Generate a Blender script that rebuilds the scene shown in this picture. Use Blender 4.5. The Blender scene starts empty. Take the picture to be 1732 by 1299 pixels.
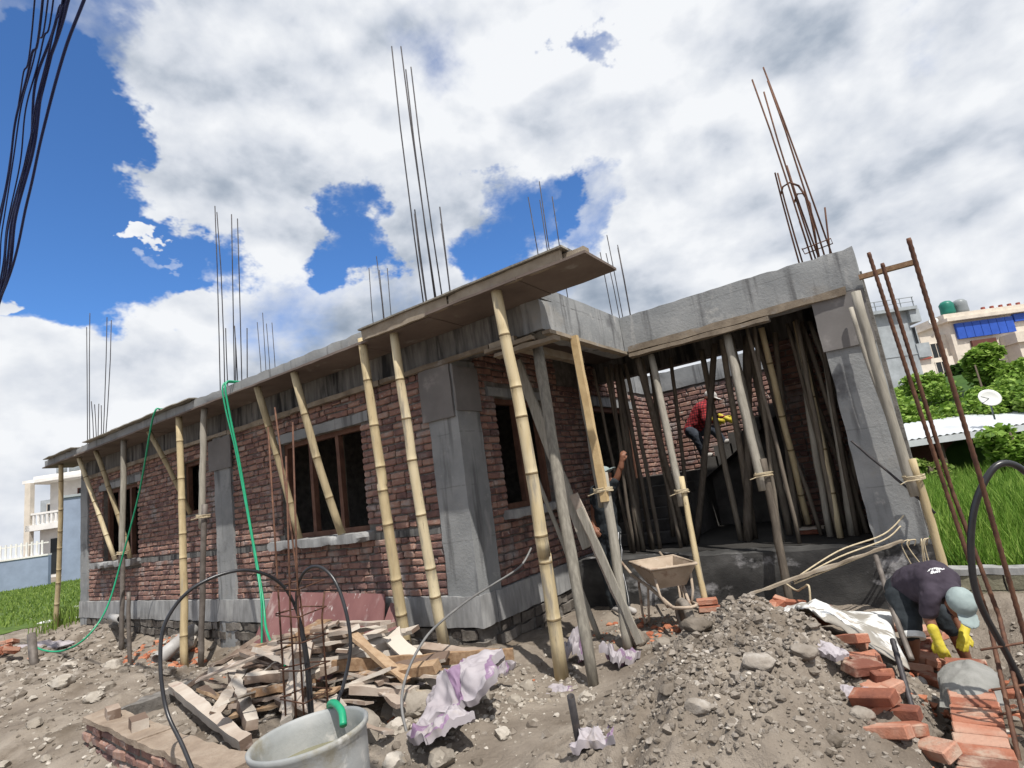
import bpy, math, random
import numpy as np
from mathutils import Vector, Matrix, Euler

random.seed(7); rng = np.random.default_rng(7)
sc = bpy.context.scene
col = sc.collection
R = math.radians

# ------------------------------------------------------------------ camera
# x runs along the long facade, y runs into the plot, z = 0 is the top of the plinth
CAM = Vector((4.2168, -5.0174, 1.0724))
yaw, pitch, roll = 0.59376, 0.18713, -0.13992
fwd = Vector((-math.sin(yaw)*math.cos(pitch), math.cos(yaw)*math.cos(pitch), math.sin(pitch)))
r0 = Vector((math.cos(yaw), math.sin(yaw), 0)); u0 = r0.cross(fwd)
rgt = r0*math.cos(roll) + u0*math.sin(roll); upv = -r0*math.sin(roll) + u0*math.cos(roll)
cd = bpy.data.cameras.new('camera'); cam = bpy.data.objects.new('camera', cd); col.objects.link(cam)
cam.matrix_world = Matrix(((rgt.x, upv.x, -fwd.x, CAM.x), (rgt.y, upv.y, -fwd.y, CAM.y), (rgt.z, upv.z, -fwd.z, CAM.z), (0, 0, 0, 1)))
cd.sensor_fit = 'HORIZONTAL'; cd.sensor_width = 36; cd.lens = 36*947.48/1732
cd.clip_start = 0.05; cd.clip_end = 3000
sc.camera = cam

# ------------------------------------------------------------------ sun, sky, exposure
TO_SUN = Vector((1.45, -0.95, 3.0)).normalized()
SUN_EL = math.asin(TO_SUN.z); SUN_AZ = math.atan2(TO_SUN.x, TO_SUN.y)
sl = bpy.data.lights.new('sun', 'SUN'); sl.energy = 5.0; sl.angle = R(0.6); sl.color = (1.0, 0.955, 0.88)
so = bpy.data.objects.new('sun', sl); col.objects.link(so); so.rotation_euler = TO_SUN.to_track_quat('Z', 'Y').to_euler(); so.location = (0, 0, 30)
sc.view_settings.view_transform = 'Standard'; sc.view_settings.look = 'None'
sc.view_settings.exposure = 0.1; sc.view_settings.gamma = 1.0; sc.view_settings.use_curve_mapping = False
sc.render.engine = 'CYCLES'
sc.cycles.use_denoising = True
sc.cycles.max_bounces = 6; sc.cycles.diffuse_bounces = 3; sc.cycles.caustics_reflective = False; sc.cycles.caustics_refractive = False

def sky_world():
    w = bpy.data.worlds.new('World'); sc.world = w; w.use_nodes = True
    nt = w.node_tree; N = nt.nodes; L = nt.links; N.clear()
    def nd(t, **k):
        n = N.new(t)
        for a, b in k.items(): setattr(n, a, b)
        return n
    def m(op, a, b=None, c=None, clamp=False):
        n = nd('ShaderNodeMath', operation=op, use_clamp=clamp)
        for i, v in enumerate((a, b, c)):
            if v is None: continue
            if isinstance(v, (int, float)): n.inputs[i].default_value = v
            else: L.new(v, n.inputs[i])
        return n.outputs[0]
    def vm(op, a, b=None):
        n = nd('ShaderNodeVectorMath', operation=op)
        for i, v in enumerate((a, b)):
            if v is None: continue
            if isinstance(v, (tuple, Vector)): n.inputs[i].default_value = tuple(v)
            else: L.new(v, n.inputs[i])
        return n
    def sstep(v, a, b):
        n = nd('ShaderNodeMapRange', interpolation_type='SMOOTHSTEP')
        L.new(v, n.inputs[0]); n.inputs[1].default_value = a; n.inputs[2].default_value = b
        return n.outputs[0]
    tc = nd('ShaderNodeTexCoord'); d = tc.outputs['Generated']
    sky = nd('ShaderNodeTexSky', sky_type='NISHITA'); sky.sun_disc = False
    sky.sun_elevation = SUN_EL; sky.sun_rotation = SUN_AZ; sky.air_density = 1.0; sky.dust_density = 0.3; sky.ozone_density = 4.0; sky.altitude = 1300
    # cumulus deck: noise over the dome of directions, squeezed towards the horizon
    dn = vm('NORMALIZE', d).outputs[0]
    mp = nd('ShaderNodeMapping'); mp.inputs['Scale'].default_value = (1, 1, 1.45); L.new(dn, mp.inputs[0]); P = mp.outputs[0]
    def noise(vec, scale, detail, rough, dist=0.0, col_=False):
        n = nd('ShaderNodeTexNoise'); n.inputs['Scale'].default_value = scale; n.inputs['Detail'].default_value = detail
        n.inputs['Roughness'].default_value = rough; n.inputs['Distortion'].default_value = dist
        L.new(vec, n.inputs['Vector']); return n.outputs['Color' if col_ else 'Fac']
    wob = vm('SCALE', vm('SUBTRACT', noise(P, 4.0, 6, .62, 0, True), (.5, .5, .5)).outputs[0]); wob.inputs['Scale'].default_value = .42
    dw = vm('NORMALIZE', vm('ADD', dn, wob.outputs[0]).outputs[0]).outputs[0]
    fine = noise(P, 3.4, 10, .55, .15)
    big = noise(vm('ADD', P, (3.1, 7.7, 0)).outputs[0], 1.6, 2, .5)
    # where the deck opens to blue and where it stands thick, as directions in the sky
    bias = None
    for (dv, c0, c1, amp) in SKY_PATCHES:
        dt = vm('DOT_PRODUCT', dw, Vector(dv).normalized()).outputs['Value']
        s = m('MULTIPLY', sstep(dt, c0, c1), amp)
        bias = s if bias is None else m('ADD', bias, s)
    dens = m('ADD', m('ADD', m('MULTIPLY', big, .35), m('MULTIPLY', fine, .75)), bias)
    cover = sstep(dens, .375, .56)
    # cloud light: billows brighten towards the sun, thick parts show grey undersides
    off = vm('ADD', P, tuple(TO_SUN*0.055)).outputs[0]
    puff = m('MULTIPLY', m('SUBTRACT', noise(P, 4.2, 7, .5, .1), noise(off, 4.2, 7, .5, .1)), 3.0)
    sh = noise(vm('ADD', P, (0.9, 0.4, 2.0)).outputs[0], 2.1, 5, .55, .2)
    lum = m('ADD', m('ADD', m('MULTIPLY', sstep(sh, .28, .60), .52), .42), puff)
    lum = m('SUBTRACT', lum, m('MULTIPLY', sstep(dens, .62, .92), .10))
    lum = m('MINIMUM', m('MAXIMUM', lum, .0), 1.0)
    cr = nd('ShaderNodeValToRGB'); e = cr.color_ramp.elements
    e[0].position = 0; e[0].color = (.27, .33, .42, 1); e[1].position = 1; e[1].color = (.93, .95, .98, 1)
    k = e.new(.30); k.color = (.42, .48, .57, 1); k = e.new(.62); k.color = (.70, .74, .81, 1)
    L.new(lum, cr.inputs[0]); cc = cr
    bg1 = nd('ShaderNodeBackground'); bg1.inputs[1].default_value = 0.15
    tint = nd('ShaderNodeMix', data_type='RGBA', blend_type='MULTIPLY'); tint.inputs['Factor'].default_value = 1
    L.new(sky.outputs[0], tint.inputs['A']); tint.inputs['B'].default_value = (.60, .90, 1.18, 1)
    L.new(tint.outputs['Result'], bg1.inputs[0])
    bg2 = nd('ShaderNodeBackground'); L.new(cc.outputs[0], bg2.inputs[0]); bg2.inputs[1].default_value = .92
    mx = nd('ShaderNodeMixShader'); L.new(cover, mx.inputs[0]); L.new(bg1.outputs[0], mx.inputs[1]); L.new(bg2.outputs[0], mx.inputs[2])
    o = nd('ShaderNodeOutputWorld'); L.new(mx.outputs[0], o.inputs[0])
    w.cycles.sampling_method = 'MANUAL'; w.cycles.sample_map_resolution = 512
# (direction, cos of outer edge, cos of inner edge, density change)
SKY_PATCHES = [
    ((-0.8154, 0.1968, 0.5444), 0.98813, 0.99765, -0.36),
    ((-0.8742, 0.2719, 0.4023), 0.98707, 0.99799, -0.34),
    ((-0.8787, 0.1576, 0.4505), 0.98811, 0.99855, -0.3),
    ((-0.8223, 0.3803, 0.4232), 0.99467, 0.99971, -0.22),
    ((-0.6767, 0.5837, 0.4488), 0.99602, 0.99960, -0.26),
    ((-0.4696, 0.7559, 0.4563), 0.99187, 0.99921, -0.28),
    ((-0.3480, 0.8257, 0.4439), 0.99437, 0.99957, -0.24),
    ((-0.2452, 0.7203, 0.6489), 0.99929, 0.99998, -0.14),
    ((-0.6916, 0.3499, 0.6319), 0.98954, 0.99902, 0.16),
    ((-0.4908, 0.5797, 0.6504), 0.95316, 0.99477, 0.08),
    ((-0.2034, 0.7926, 0.5748), 0.92371, 0.99194, 0.09),
    ((0.0534, 0.8666, 0.4961), 0.94237, 0.99436, 0.09),
    ((0.1162, 0.9780, 0.1730), 0.97155, 0.99765, 0.14),
    ((-0.8322, 0.3179, 0.4543), 0.99944, 0.99996, 0.45),
    ((-0.9187, 0.2150, 0.3312), 0.99923, 0.99991, 0.34),
    ((-0.9492, 0.2502, 0.1908), 0.99474, 0.99942, 0.2),
    ((-0.8438, 0.3487, 0.4080), 0.99952, 0.99997, 0.3),
    ((-0.2756, 0.8812, 0.3841), 0.96193, 0.99707, 0.06),
    ((-0.7140, 0.4634, 0.5249), 0.98870, 0.99871, 0.12),
]
sky_world()

# ------------------------------------------------------------------ helpers
def tag(o, label=None, cat=None, group=None, kind=None):
    if label: o['label'] = label
    if cat: o['category'] = cat
    if group: o['group'] = group
    if kind: o['kind'] = kind
    return o
ORG = {}
def empty(name, loc, label=None, cat=None, group=None):
    o = bpy.data.objects.new(name, None); col.objects.link(o); o.location = loc; o.empty_display_size = .1
    ORG[o.name] = Vector(loc); return tag(o, label, cat, group)
def link(name, me, mat, parent=None, origin=None):
    o = bpy.data.objects.new(name, me); col.objects.link(o)
    if mat is not None and len(me.materials) == 0: me.materials.append(mat)
    origin = Vector(origin) if origin is not None else Vector((0, 0, 0))
    ORG[o.name] = origin
    if parent is not None:
        o.parent = parent; o.location = origin - ORG[parent.name]
    else: o.location = origin
    return o

# value noise on numpy arrays, for relief that is real geometry
_perm = rng.random((64, 64, 64))
def vnoise(p, s):
    q = np.asarray(p, float)*s; i = np.floor(q).astype(int); f = q - i; f = f*f*(3 - 2*f)
    r = 0
    for dx in (0, 1):
        for dy in (0, 1):
            for dz in (0, 1):
                w = (f[..., 0] if dx else 1 - f[..., 0])*(f[..., 1] if dy else 1 - f[..., 1])*(f[..., 2] if dz else 1 - f[..., 2])
                r = r + w*_perm[(i[..., 0]+dx) % 64, (i[..., 1]+dy) % 64, (i[..., 2]+dz) % 64]
    return r - .5
def fbm(p, s, o=4):
    return sum(vnoise(np.asarray(p)+17.3*k, s*2.03**k)*.55**k for k in range(o))
def n3(p, s): return np.stack([fbm(np.asarray(p)+a, s, 2) for a in (0, 31.7, 77.1)], -1)

class MB:
    def __init__(s): s.v = []; s.f = []
    def add(s, v, f):
        b = len(s.v); s.v += [tuple(map(float, x)) for x in v]; s.f += [tuple(i+b for i in q) for q in f]; return s
    def box(s, lo, hi, M=None):
        lo = Vector(lo); hi = Vector(hi)
        v = [Vector((hi.x if i & 1 else lo.x, hi.y if i & 2 else lo.y, hi.z if i & 4 else lo.z)) for i in range(8)]
        if M is not None: v = [M @ x for x in v]
        return s.add(v, [(0, 2, 3, 1), (4, 5, 7, 6), (0, 1, 5, 4), (2, 6, 7, 3), (0, 4, 6, 2), (1, 3, 7, 5)])
    def rbox(s, lo, hi, seg=.12, amp=.004, ns=9., M=None, rnd=.35, chip=0):
        """a box cut into a grid, its edges a little rounded and its faces uneven"""
        lo = np.array(lo, float); hi = np.array(hi, float); sz = hi - lo
        n = np.maximum(1, np.minimum(90, np.ceil(sz/seg).astype(int))); idx = {}; vs = []; fs = []
        def vid(i, j, k):
            if (i, j, k) not in idx:
                idx[(i, j, k)] = len(vs); vs.append((i, j, k))
            return idx[(i, j, k)]
        for a in range(3):
            b, c = (a+1) % 3, (a+2) % 3
            for side in (0, n[a]):
                for i in range(n[b]):
                    for j in range(n[c]):
                        q = []
                        for (u, w) in ((0, 0), (1, 0), (1, 1), (0, 1)):
                            t = [0, 0, 0]; t[a] = int(side); t[b] = i+u; t[c] = j+w; q.append(vid(*t))
                        fs.append(q if side else q[::-1])
        g = np.array(vs, float); p = lo + g/n*sz
        if M is not None:
            p = np.array([M @ Vector(x) for x in p])
        d = n3(p, ns)*2*amp
        edge = ((g == 0) | (g == n)).sum(1)
        if chip:
            cn = np.clip(fbm(p+5.5, 7, 3)+.02, 0, 1)*chip*(edge >= 2)
            c = p.mean(0); dirv = (c - p); dirv /= np.linalg.norm(dirv, axis=1, keepdims=True)+1e-9
            # chips pull the edge inwards across the short axes
            sgn = np.where(g == 0, 1., np.where(g == n, -1., 0.))
            if M is not None: sgn = np.array([M.to_3x3() @ Vector(x) for x in sgn])
            d = d + sgn*cn[:, None]
        return s.add(p + d, fs)
    def tube(s, pts, r, n=8, cap=True, flat=1.0, wob=0.):
        pts = [Vector(p) for p in pts]; m = len(pts); rs = r if hasattr(r, '__len__') else [r]*m
        ref = None; rings = []
        for i, p in enumerate(pts):
            t = (pts[min(i+1, m-1)] - pts[max(i-1, 0)]).normalized()
            if ref is None: ref = t.orthogonal().normalized()
            ref = (ref - t*ref.dot(t)).normalized(); bi = t.cross(ref)
            rr = rs[i]
            rings.append([p + (ref*math.cos(2*math.pi*k/n) + bi*(math.sin(2*math.pi*k/n)*flat))*rr*(1+wob*random.uniform(-1, 1)) for k in range(n)])
        v = [x for q in rings for x in q]; f = []
        for i in range(m-1):
            for k in range(n):
                f.append((i*n+k, i*n+(k+1) % n, (i+1)*n+(k+1) % n, (i+1)*n+k))
        if cap: f.append(tuple(range(n))[::-1]); f.append(tuple((m-1)*n+k for k in range(n)))
        return s.add(v, f)
    def lathe(s, prof, c, n=24, M=None, close=False):
        v = []; f = []
        for (r, z) in prof:
            for k in range(n):
                a = 2*math.pi*k/n; x = Vector((r*math.cos(a), r*math.sin(a), z))
                v.append((M @ x if M is not None else x) + Vector(c))
        for i in range(len(prof)-1):
            for k in range(n): f.append((i*n+k, i*n+(k+1) % n, (i+1)*n+(k+1) % n, (i+1)*n+k))
        if close: f.append(tuple(range(n))[::-1]); f.append(tuple((len(prof)-1)*n+k for k in range(n)))
        return s.add(v, f)
    def build(s, name, mat, parent=None, smooth=False, origin=None):
        a = np.array(s.v)
        if origin is None:
            origin = ORG[parent.name] if parent is not None else (a[:, 0].mean(), a[:, 1].mean(), a[:, 2].min())
        me = bpy.data.meshes.new(name); me.from_pydata((a - np.array(origin)).tolist(), [], s.f); me.update()
        me.polygons.foreach_set('use_smooth', [True]*len(me.polygons))
        if not smooth: me.set_sharp_from_angle(angle=R(32))
        return link(name, me, mat, parent, origin)
def frame(p, x, z=(0, 0, 1)):
    """matrix with origin p, local x along x, local z near z"""
    x = Vector(x).normalized(); z = Vector(z); y = z.cross(x).normalized(); z = x.cross(y)
    return Matrix(((x.x, y.x, z.x, p[0]), (x.y, y.y, z.y, p[1]), (x.z, y.z, z.z, p[2]), (0, 0, 0, 1)))
def lerp(a, b, t): return Vector(a)*(1-t) + Vector(b)*t

# ------------------------------------------------------------------ materials
def material(name, ramp, scale=5., detail=5, rough=.85, bump=.25, bscale=60., bdist=.01, wear=(), rnd=0., spec=.25, stretch=None, metal=0., coords='pos', hsvrnd=0.):
    """ramp: colours over a noise; wear: (colour, noise scale, from, to) stains; rnd: spread of brightness between pieces"""
    m = bpy.data.materials.new(name); m.use_nodes = True; nt = m.node_tree; N = nt.nodes; L = nt.links
    b = N['Principled BSDF']; b.inputs['Roughness'].default_value = rough; b.inputs['Specular IOR Level'].default_value = spec; b.inputs['Metallic'].default_value = metal
    if coords == 'pos': src = N.new('ShaderNodeNewGeometry').outputs['Position']
    else: src = N.new('ShaderNodeTexCoord').outputs['Object']
    if stretch:
        mp = N.new('ShaderNodeMapping'); mp.inputs['Scale'].default_value = stretch; L.new(src, mp.inputs[0]); src = mp.outputs[0]
    def noise(sc_, det, ro=.6):
        n = N.new('ShaderNodeTexNoise'); n.inputs['Scale'].default_value = sc_; n.inputs['Detail'].default_value = det; n.inputs['Roughness'].default_value = ro
        L.new(src, n.inputs['Vector']); return n.outputs['Fac']
    f = noise(scale, detail)
    if rnd:
        oi = N.new('ShaderNodeObjectInfo'); ge = N.new('ShaderNodeNewGeometry')
        a = N.new('ShaderNodeMath'); a.operation = 'ADD'; L.new(oi.outputs['Random'], a.inputs[0]); L.new(ge.outputs['Random Per Island'], a.inputs[1])
        fr = N.new('ShaderNodeMath'); fr.operation = 'FRACT'; L.new(a.outputs[0], fr.inputs[0])
        mm = N.new('ShaderNodeMath'); mm.operation = 'MULTIPLY_ADD'; L.new(fr.outputs[0], mm.inputs[0]); mm.inputs[1].default_value = rnd
        sub = N.new('ShaderNodeMath'); sub.operation = 'SUBTRACT'; L.new(f, sub.inputs[0]); sub.inputs[1].default_value = rnd/2
        L.new(sub.outputs[0], mm.inputs[2]); f = mm.outputs[0]
    cr = N.new('ShaderNodeValToRGB'); e = cr.color_ramp.elements
    for i, (p, c) in enumerate(ramp):
        el = e[i] if i < 2 else e.new(p)
        el.position = p; el.color = (*c, 1)
    L.new(f, cr.inputs[0]); out = cr.outputs[0]
    for (c, s_, lo, hi) in wear:
        mr = N.new('ShaderNodeMapRange'); mr.interpolation_type = 'SMOOTHSTEP'; L.new(noise(s_, 6, .65), mr.inputs[0])
        mr.inputs[1].default_value = lo; mr.inputs[2].default_value = hi
        mx = N.new('ShaderNodeMix'); mx.data_type = 'RGBA'; L.new(mr.outputs[0], mx.inputs['Factor']); L.new(out, mx.inputs['A']); mx.inputs['B'].default_value = (*c, 1)
        out = mx.outputs['Result']
    L.new(out, b.inputs['Base Color'])
    if bump:
        bp = N.new('ShaderNodeBump'); bp.inputs['Strength'].default_value = bump; bp.inputs['Distance'].default_value = bdist
        L.new(noise(bscale, 6, .7), bp.inputs['Height']); L.new(bp.outputs[0], b.inputs['Normal'])
    return m
M = {}
M['brick'] = material('fired_brick', [(.10, (.105, .066, .064)), (.34, (.185, .108, .096)), (.55, (.265, .148, .118)), (.74, (.335, .205, .16)), (.92, (.37, .29, .255))], 7, rough=.92, bump=.7, bscale=60, bdist=.014, rnd=.62,
                      wear=[((.30, .275, .265), 2.2, .52, .72), ((.42, .40, .37), 18, .58, .74), ((.085, .068, .066), 1.5, .57, .74)])
M['newbrick'] = material('new_orange_brick', [(.10, (.17, .065, .045)), (.38, (.30, .112, .068)), (.65, (.39, .165, .105)), (.9, (.45, .27, .20))], 6, 7, rough=.92, bump=.7, bscale=40, bdist=.014, rnd=.9, wear=[((.42, .33, .26), 4, .52, .72), ((.20, .09, .06), 16, .64, .78)])
M['mortar'] = material('mortar', [(.25, (.095, .088, .082)), (.5, (.175, .163, .15)), (.8, (.30, .28, .26))], 9, rough=.95, bump=.8, bscale=55, bdist=.02)
M['conc'] = material('cast_concrete', [(.22, (.165, .172, .178)), (.5, (.255, .262, .265)), (.78, (.35, .352, .35))], 1.9, 9, rough=.9, bump=.55, bscale=32, bdist=.012, wear=[((.10, .10, .105), 1.4, .56, .74), ((.40, .395, .38), 4.5, .60, .74), ((.07, .07, .07), 30, .68, .73), ((.30, .27, .23), .9, .58, .8)])
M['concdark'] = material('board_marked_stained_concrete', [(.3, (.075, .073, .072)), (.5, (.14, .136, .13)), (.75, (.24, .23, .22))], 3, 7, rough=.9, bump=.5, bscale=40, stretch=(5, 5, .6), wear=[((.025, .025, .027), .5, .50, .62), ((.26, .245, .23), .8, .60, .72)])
def board_marks(m, pitch=.31, dark=.72):
    # joints left by the shuttering boards, level all round
    nt = m.node_tree; N = nt.nodes; L = nt.links; b = N['Principled BSDF']; src = b.inputs['Base Color'].links[0].from_socket
    g = N.new('ShaderNodeNewGeometry'); sp = N.new('ShaderNodeSeparateXYZ'); L.new(g.outputs['Position'], sp.inputs[0])
    no = N.new('ShaderNodeTexNoise'); no.inputs['Scale'].default_value = 2.5; L.new(g.outputs['Position'], no.inputs['Vector'])
    a = N.new('ShaderNodeMath'); a.operation = 'MULTIPLY_ADD'; L.new(no.outputs['Fac'], a.inputs[0]); a.inputs[1].default_value = .05; L.new(sp.outputs[2], a.inputs[2])
    d = N.new('ShaderNodeMath'); d.operation = 'PINGPONG'; L.new(a.outputs[0], d.inputs[0]); d.inputs[1].default_value = pitch
    r = N.new('ShaderNodeMapRange'); L.new(d.outputs[0], r.inputs[0]); r.inputs[1].default_value = 0; r.inputs[2].default_value = .010; r.inputs[3].default_value = dark; r.inputs[4].default_value = 1
    n2 = N.new('ShaderNodeTexNoise'); n2.inputs['Scale'].default_value = 5; n2.inputs['Detail'].default_value = 4; L.new(g.outputs['Position'], n2.inputs['Vector'])
    r2 = N.new('ShaderNodeMapRange'); L.new(n2.outputs['Fac'], r2.inputs[0]); r2.inputs[1].default_value = .50; r2.inputs[2].default_value = .62; r2.inputs[3].default_value = 1; r2.inputs[4].default_value = 0
    mx = N.new('ShaderNodeMath'); mx.operation = 'MAXIMUM'; L.new(r.outputs[0], mx.inputs[0]); L.new(r2.outputs[0], mx.inputs[1])
    mu = N.new('ShaderNodeVectorMath'); mu.operation = 'SCALE'; L.new(src, mu.inputs[0]); L.new(mx.outputs[0], mu.inputs['Scale']); L.new(mu.outputs[0], b.inputs['Base Color'])
board_marks(M['conc'])
def drips(m, c, lo=.56, hi=.68, st=(7, 7, .55)):
    # dirty water marks running down the faces
    nt = m.node_tree; N = nt.nodes; L = nt.links; b = N['Principled BSDF']; src = b.inputs['Base Color'].links[0].from_socket
    g = N.new('ShaderNodeNewGeometry'); mp = N.new('ShaderNodeMapping'); mp.inputs['Scale'].default_value = st; L.new(g.outputs['Position'], mp.inputs[0])
    n = N.new('ShaderNodeTexNoise'); n.inputs['Scale'].default_value = 1.2; n.inputs['Detail'].default_value = 6; L.new(mp.outputs[0], n.inputs['Vector'])
    r = N.new('ShaderNodeMapRange'); L.new(n.outputs['Fac'], r.inputs[0]); r.inputs[1].default_value = lo; r.inputs[2].default_value = hi; r.inputs[4].default_value = .7
    mx = N.new('ShaderNodeMix'); mx.data_type = 'RGBA'; L.new(r.outputs[0], mx.inputs['Factor']); L.new(src, mx.inputs['A']); mx.inputs['B'].default_value = (*c, 1); L.new(mx.outputs['Result'], b.inputs['Base Color'])
drips(M['conc'], (.085, .085, .088)); drips(M['conc'], (.40, .395, .385), .64, .72, (4, 4, .8))
M['plinth'] = material('pale_plinth_concrete', [(.25, (.17, .17, .17)), (.5, (.28, .28, .28)), (.75, (.42, .42, .41))], 3, 7, rough=.9, bump=.4, bscale=40, stretch=(3, 3, .7), wear=[((.14, .14, .14), 1.2, .60, .78)])
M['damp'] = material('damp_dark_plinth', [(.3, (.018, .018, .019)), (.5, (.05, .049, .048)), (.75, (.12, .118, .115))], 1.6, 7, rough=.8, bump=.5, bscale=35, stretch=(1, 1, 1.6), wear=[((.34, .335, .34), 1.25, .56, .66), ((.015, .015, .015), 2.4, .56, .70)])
M['shadeconc'] = material('shade_darkened_raw_concrete', [(.3, (.05, .048, .045)), (.5, (.095, .09, .085)), (.8, (.16, .15, .14))], 3, 7, rough=.92, bump=.4, bscale=40)  # raw concrete with the porch interior's shade put into its colour
M['soffit'] = material('formwork_ply_underside', [(.3, (.095, .074, .064)), (.55, (.155, .122, .105)), (.8, (.215, .178, .155))], 1.2, 7, rough=.85, bump=.25, wear=[((.26, .24, .22), 2.5, .60, .76), ((.05, .045, .04), 1.5, .62, .76)])
M['form'] = material('formwork_timber', [(.25, (.15, .12, .09)), (.5, (.25, .205, .155)), (.8, (.36, .31, .245))], 5, 7, rough=.88, bump=.4, bscale=60, rnd=.4, wear=[((.30, .29, .28), 3, .54, .72), ((.08, .07, .06), 5, .62, .76)])
M['bamboo'] = material('dry_bamboo', [(.18, (.25, .185, .10)), (.42, (.42, .33, .19)), (.65, (.53, .43, .26)), (.85, (.60, .51, .34))], 2.2, 9, rough=.65, bump=.3, bscale=40, rnd=.75, spec=.3, stretch=(6, 6, .8), wear=[((.30, .265, .21), 1.6, .54, .70), ((.17, .13, .085), 7, .60, .74), ((.50, .47, .42), 12, .68, .78)])
M['bamnode'] = material('bamboo_node', [(.3, (.12, .085, .045)), (.7, (.24, .18, .10))], 20, rough=.8, bump=.2)
M['oldbam'] = material('aged_bamboo', [(.25, (.25, .20, .12)), (.5, (.38, .31, .19)), (.8, (.48, .40, .26))], 5, rough=.65, bump=.2, bscale=60, rnd=.3, stretch=(6, 6, .8), wear=[((.22, .18, .13), 3, .58, .78)])
M['greybam'] = material('weathered_grey_pole', [(.25, (.17, .155, .13)), (.5, (.27, .25, .21)), (.8, (.38, .35, .30))], 6, rough=.8, bump=.3, bscale=60, rnd=.4, stretch=(6, 6, .8))
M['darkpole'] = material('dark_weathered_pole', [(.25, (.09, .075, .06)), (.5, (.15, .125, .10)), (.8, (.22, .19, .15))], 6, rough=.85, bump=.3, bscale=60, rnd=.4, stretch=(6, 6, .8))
M['timber'] = material('sawn_timber', [(.25, (.20, .12, .07)), (.5, (.31, .205, .125)), (.8, (.40, .29, .19))], 6, 7, rough=.85, bump=.35, bscale=60, rnd=.4, stretch=(4, 4, 4), wear=[((.36, .32, .28), 1.2, .58, .72)])
M['paletimber'] = material('pale_sawn_timber', [(.25, (.38, .26, .13)), (.5, (.52, .385, .21)), (.8, (.60, .47, .29))], 5, 7, rough=.8, bump=.3, bscale=60, wear=[((.28, .19, .11), 4, .6, .76)])
M['oldplank'] = material('cement_splashed_plank', [(.12, (.15, .105, .08)), (.35, (.29, .225, .18)), (.6, (.40, .335, .28)), (.9, (.50, .45, .39))], 4, 7, rough=.9, bump=.4, bscale=60, rnd=.9, wear=[((.52, .48, .44), 6, .56, .74), ((.24, .14, .11), 3, .60, .74)])
M['redply'] = material('red_film_faced_plywood', [(.3, (.145, .065, .062)), (.5, (.195, .090, .085)), (.75, (.245, .125, .115))], 2.5, rough=.6, bump=.15, stretch=(1, 1, .3), wear=[((.36, .28, .26), 3, .54, .72), ((.46, .40, .38), 14, .60, .70), ((.10, .05, .05), 2, .62, .76)])
M['frame'] = material('dark_brown_window_timber', [(.3, (.085, .04, .028)), (.6, (.15, .075, .05)), (.85, (.22, .13, .09))], 6, rough=.7, bump=.2)
M['rust'] = material('rusty_rebar', [(.3, (.075, .040, .030)), (.55, (.13, .065, .042)), (.8, (.20, .105, .065))], 20, rough=.7, bump=.5, bscale=160, bdist=.004, metal=.25)
M['steel'] = material('dark_steel_rebar', [(.3, (.035, .034, .038)), (.6, (.065, .06, .062)), (.85, (.11, .085, .07))], 14, rough=.55, bump=.3, bscale=160, bdist=.003, metal=.4)
M['pole_steel'] = material('painted_steel_post', [(.3, (.10, .085, .075)), (.6, (.16, .14, .125)), (.85, (.24, .21, .19))], 9, rough=.6, bump=.2, metal=.2)
M['blackpipe'] = material('black_poly_pipe', [(.3, (.014, .014, .016)), (.7, (.03, .03, .034))], 8, rough=.32, bump=.05, spec=.5)
M['dullpipe'] = material('dull_grey_pipe', [(.3, (.12, .12, .12)), (.7, (.20, .195, .19))], 6, rough=.5, bump=.1)
M['greypipe'] = material('grey_plastic_pipe', [(.3, (.30, .29, .28)), (.7, (.42, .41, .40))], 6, rough=.5, bump=.1)
M['green'] = material('green_hose', [(.3, (.010, .24, .12)), (.7, (.018, .34, .17))], 8, rough=.4, bump=.05, spec=.45)
M['drum'] = material('grey_cement_drum', [(.3, (.23, .24, .24)), (.55, (.31, .32, .32)), (.8, (.40, .40, .39))], 3, rough=.75, bump=.25, bscale=40, wear=[((.22, .20, .15), 2.2, .52, .70), ((.50, .49, .47), 7, .56, .72), ((.14, .13, .11), 12, .62, .74)])
M['water'] = material('murky_water', [(.3, (.16, .15, .09)), (.7, (.20, .19, .12))], 3, rough=.06, bump=.03, bscale=12, spec=.5)
M['soil'] = material('dusty_soil', [(.22, (.125, .10, .078)), (.42, (.205, .172, .140)), (.6, (.28, .24, .198)), (.85, (.38, .335, .282))], 1.6, 9, rough=.95, bump=.9, bscale=24, bdist=.03, wear=[((.14, .112, .085), .9, .50, .66), ((.46, .42, .37), 11, .64, .76), ((.12, .09, .065), 7, .66, .8)])
M['rock'] = material('grey_rock', [(.15, (.18, .155, .13)), (.5, (.32, .285, .24)), (.85, (.48, .44, .39))], 5, 7, rough=.92, bump=.6, bscale=30, bdist=.02, rnd=.7, wear=[((.42, .33, .22), 3.5, .6, .78)])
M['clod'] = material('grey_wet_soil_clod', [(.15, (.115, .095, .075)), (.45, (.205, .175, .145)), (.75, (.30, .265, .228)), (.95, (.46, .425, .385))], 8, 7, rough=.95, bump=.9, bscale=40, bdist=.015, rnd=.55)
M['sack'] = material('white_woven_sack', [(.3, (.27, .24, .26)), (.6, (.37, .34, .36)), (.85, (.48, .455, .465))], 4, 7, rough=.65, bump=.4, bscale=160, bdist=.004, wear=[((.30, .25, .20), 3, .54, .76)])
M['sackprint'] = material('purple_sack_print', [(.3, (.17, .105, .175)), (.6, (.245, .165, .25)), (.85, (.34, .26, .34))], 8, rough=.6, bump=.25, bscale=220, bdist=.004, wear=[((.55, .50, .52), 7, .58, .74)])
M['white'] = material('white_print', [(.3, (.72, .72, .74)), (.7, (.8, .8, .8))], 8, bump=0)
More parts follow.
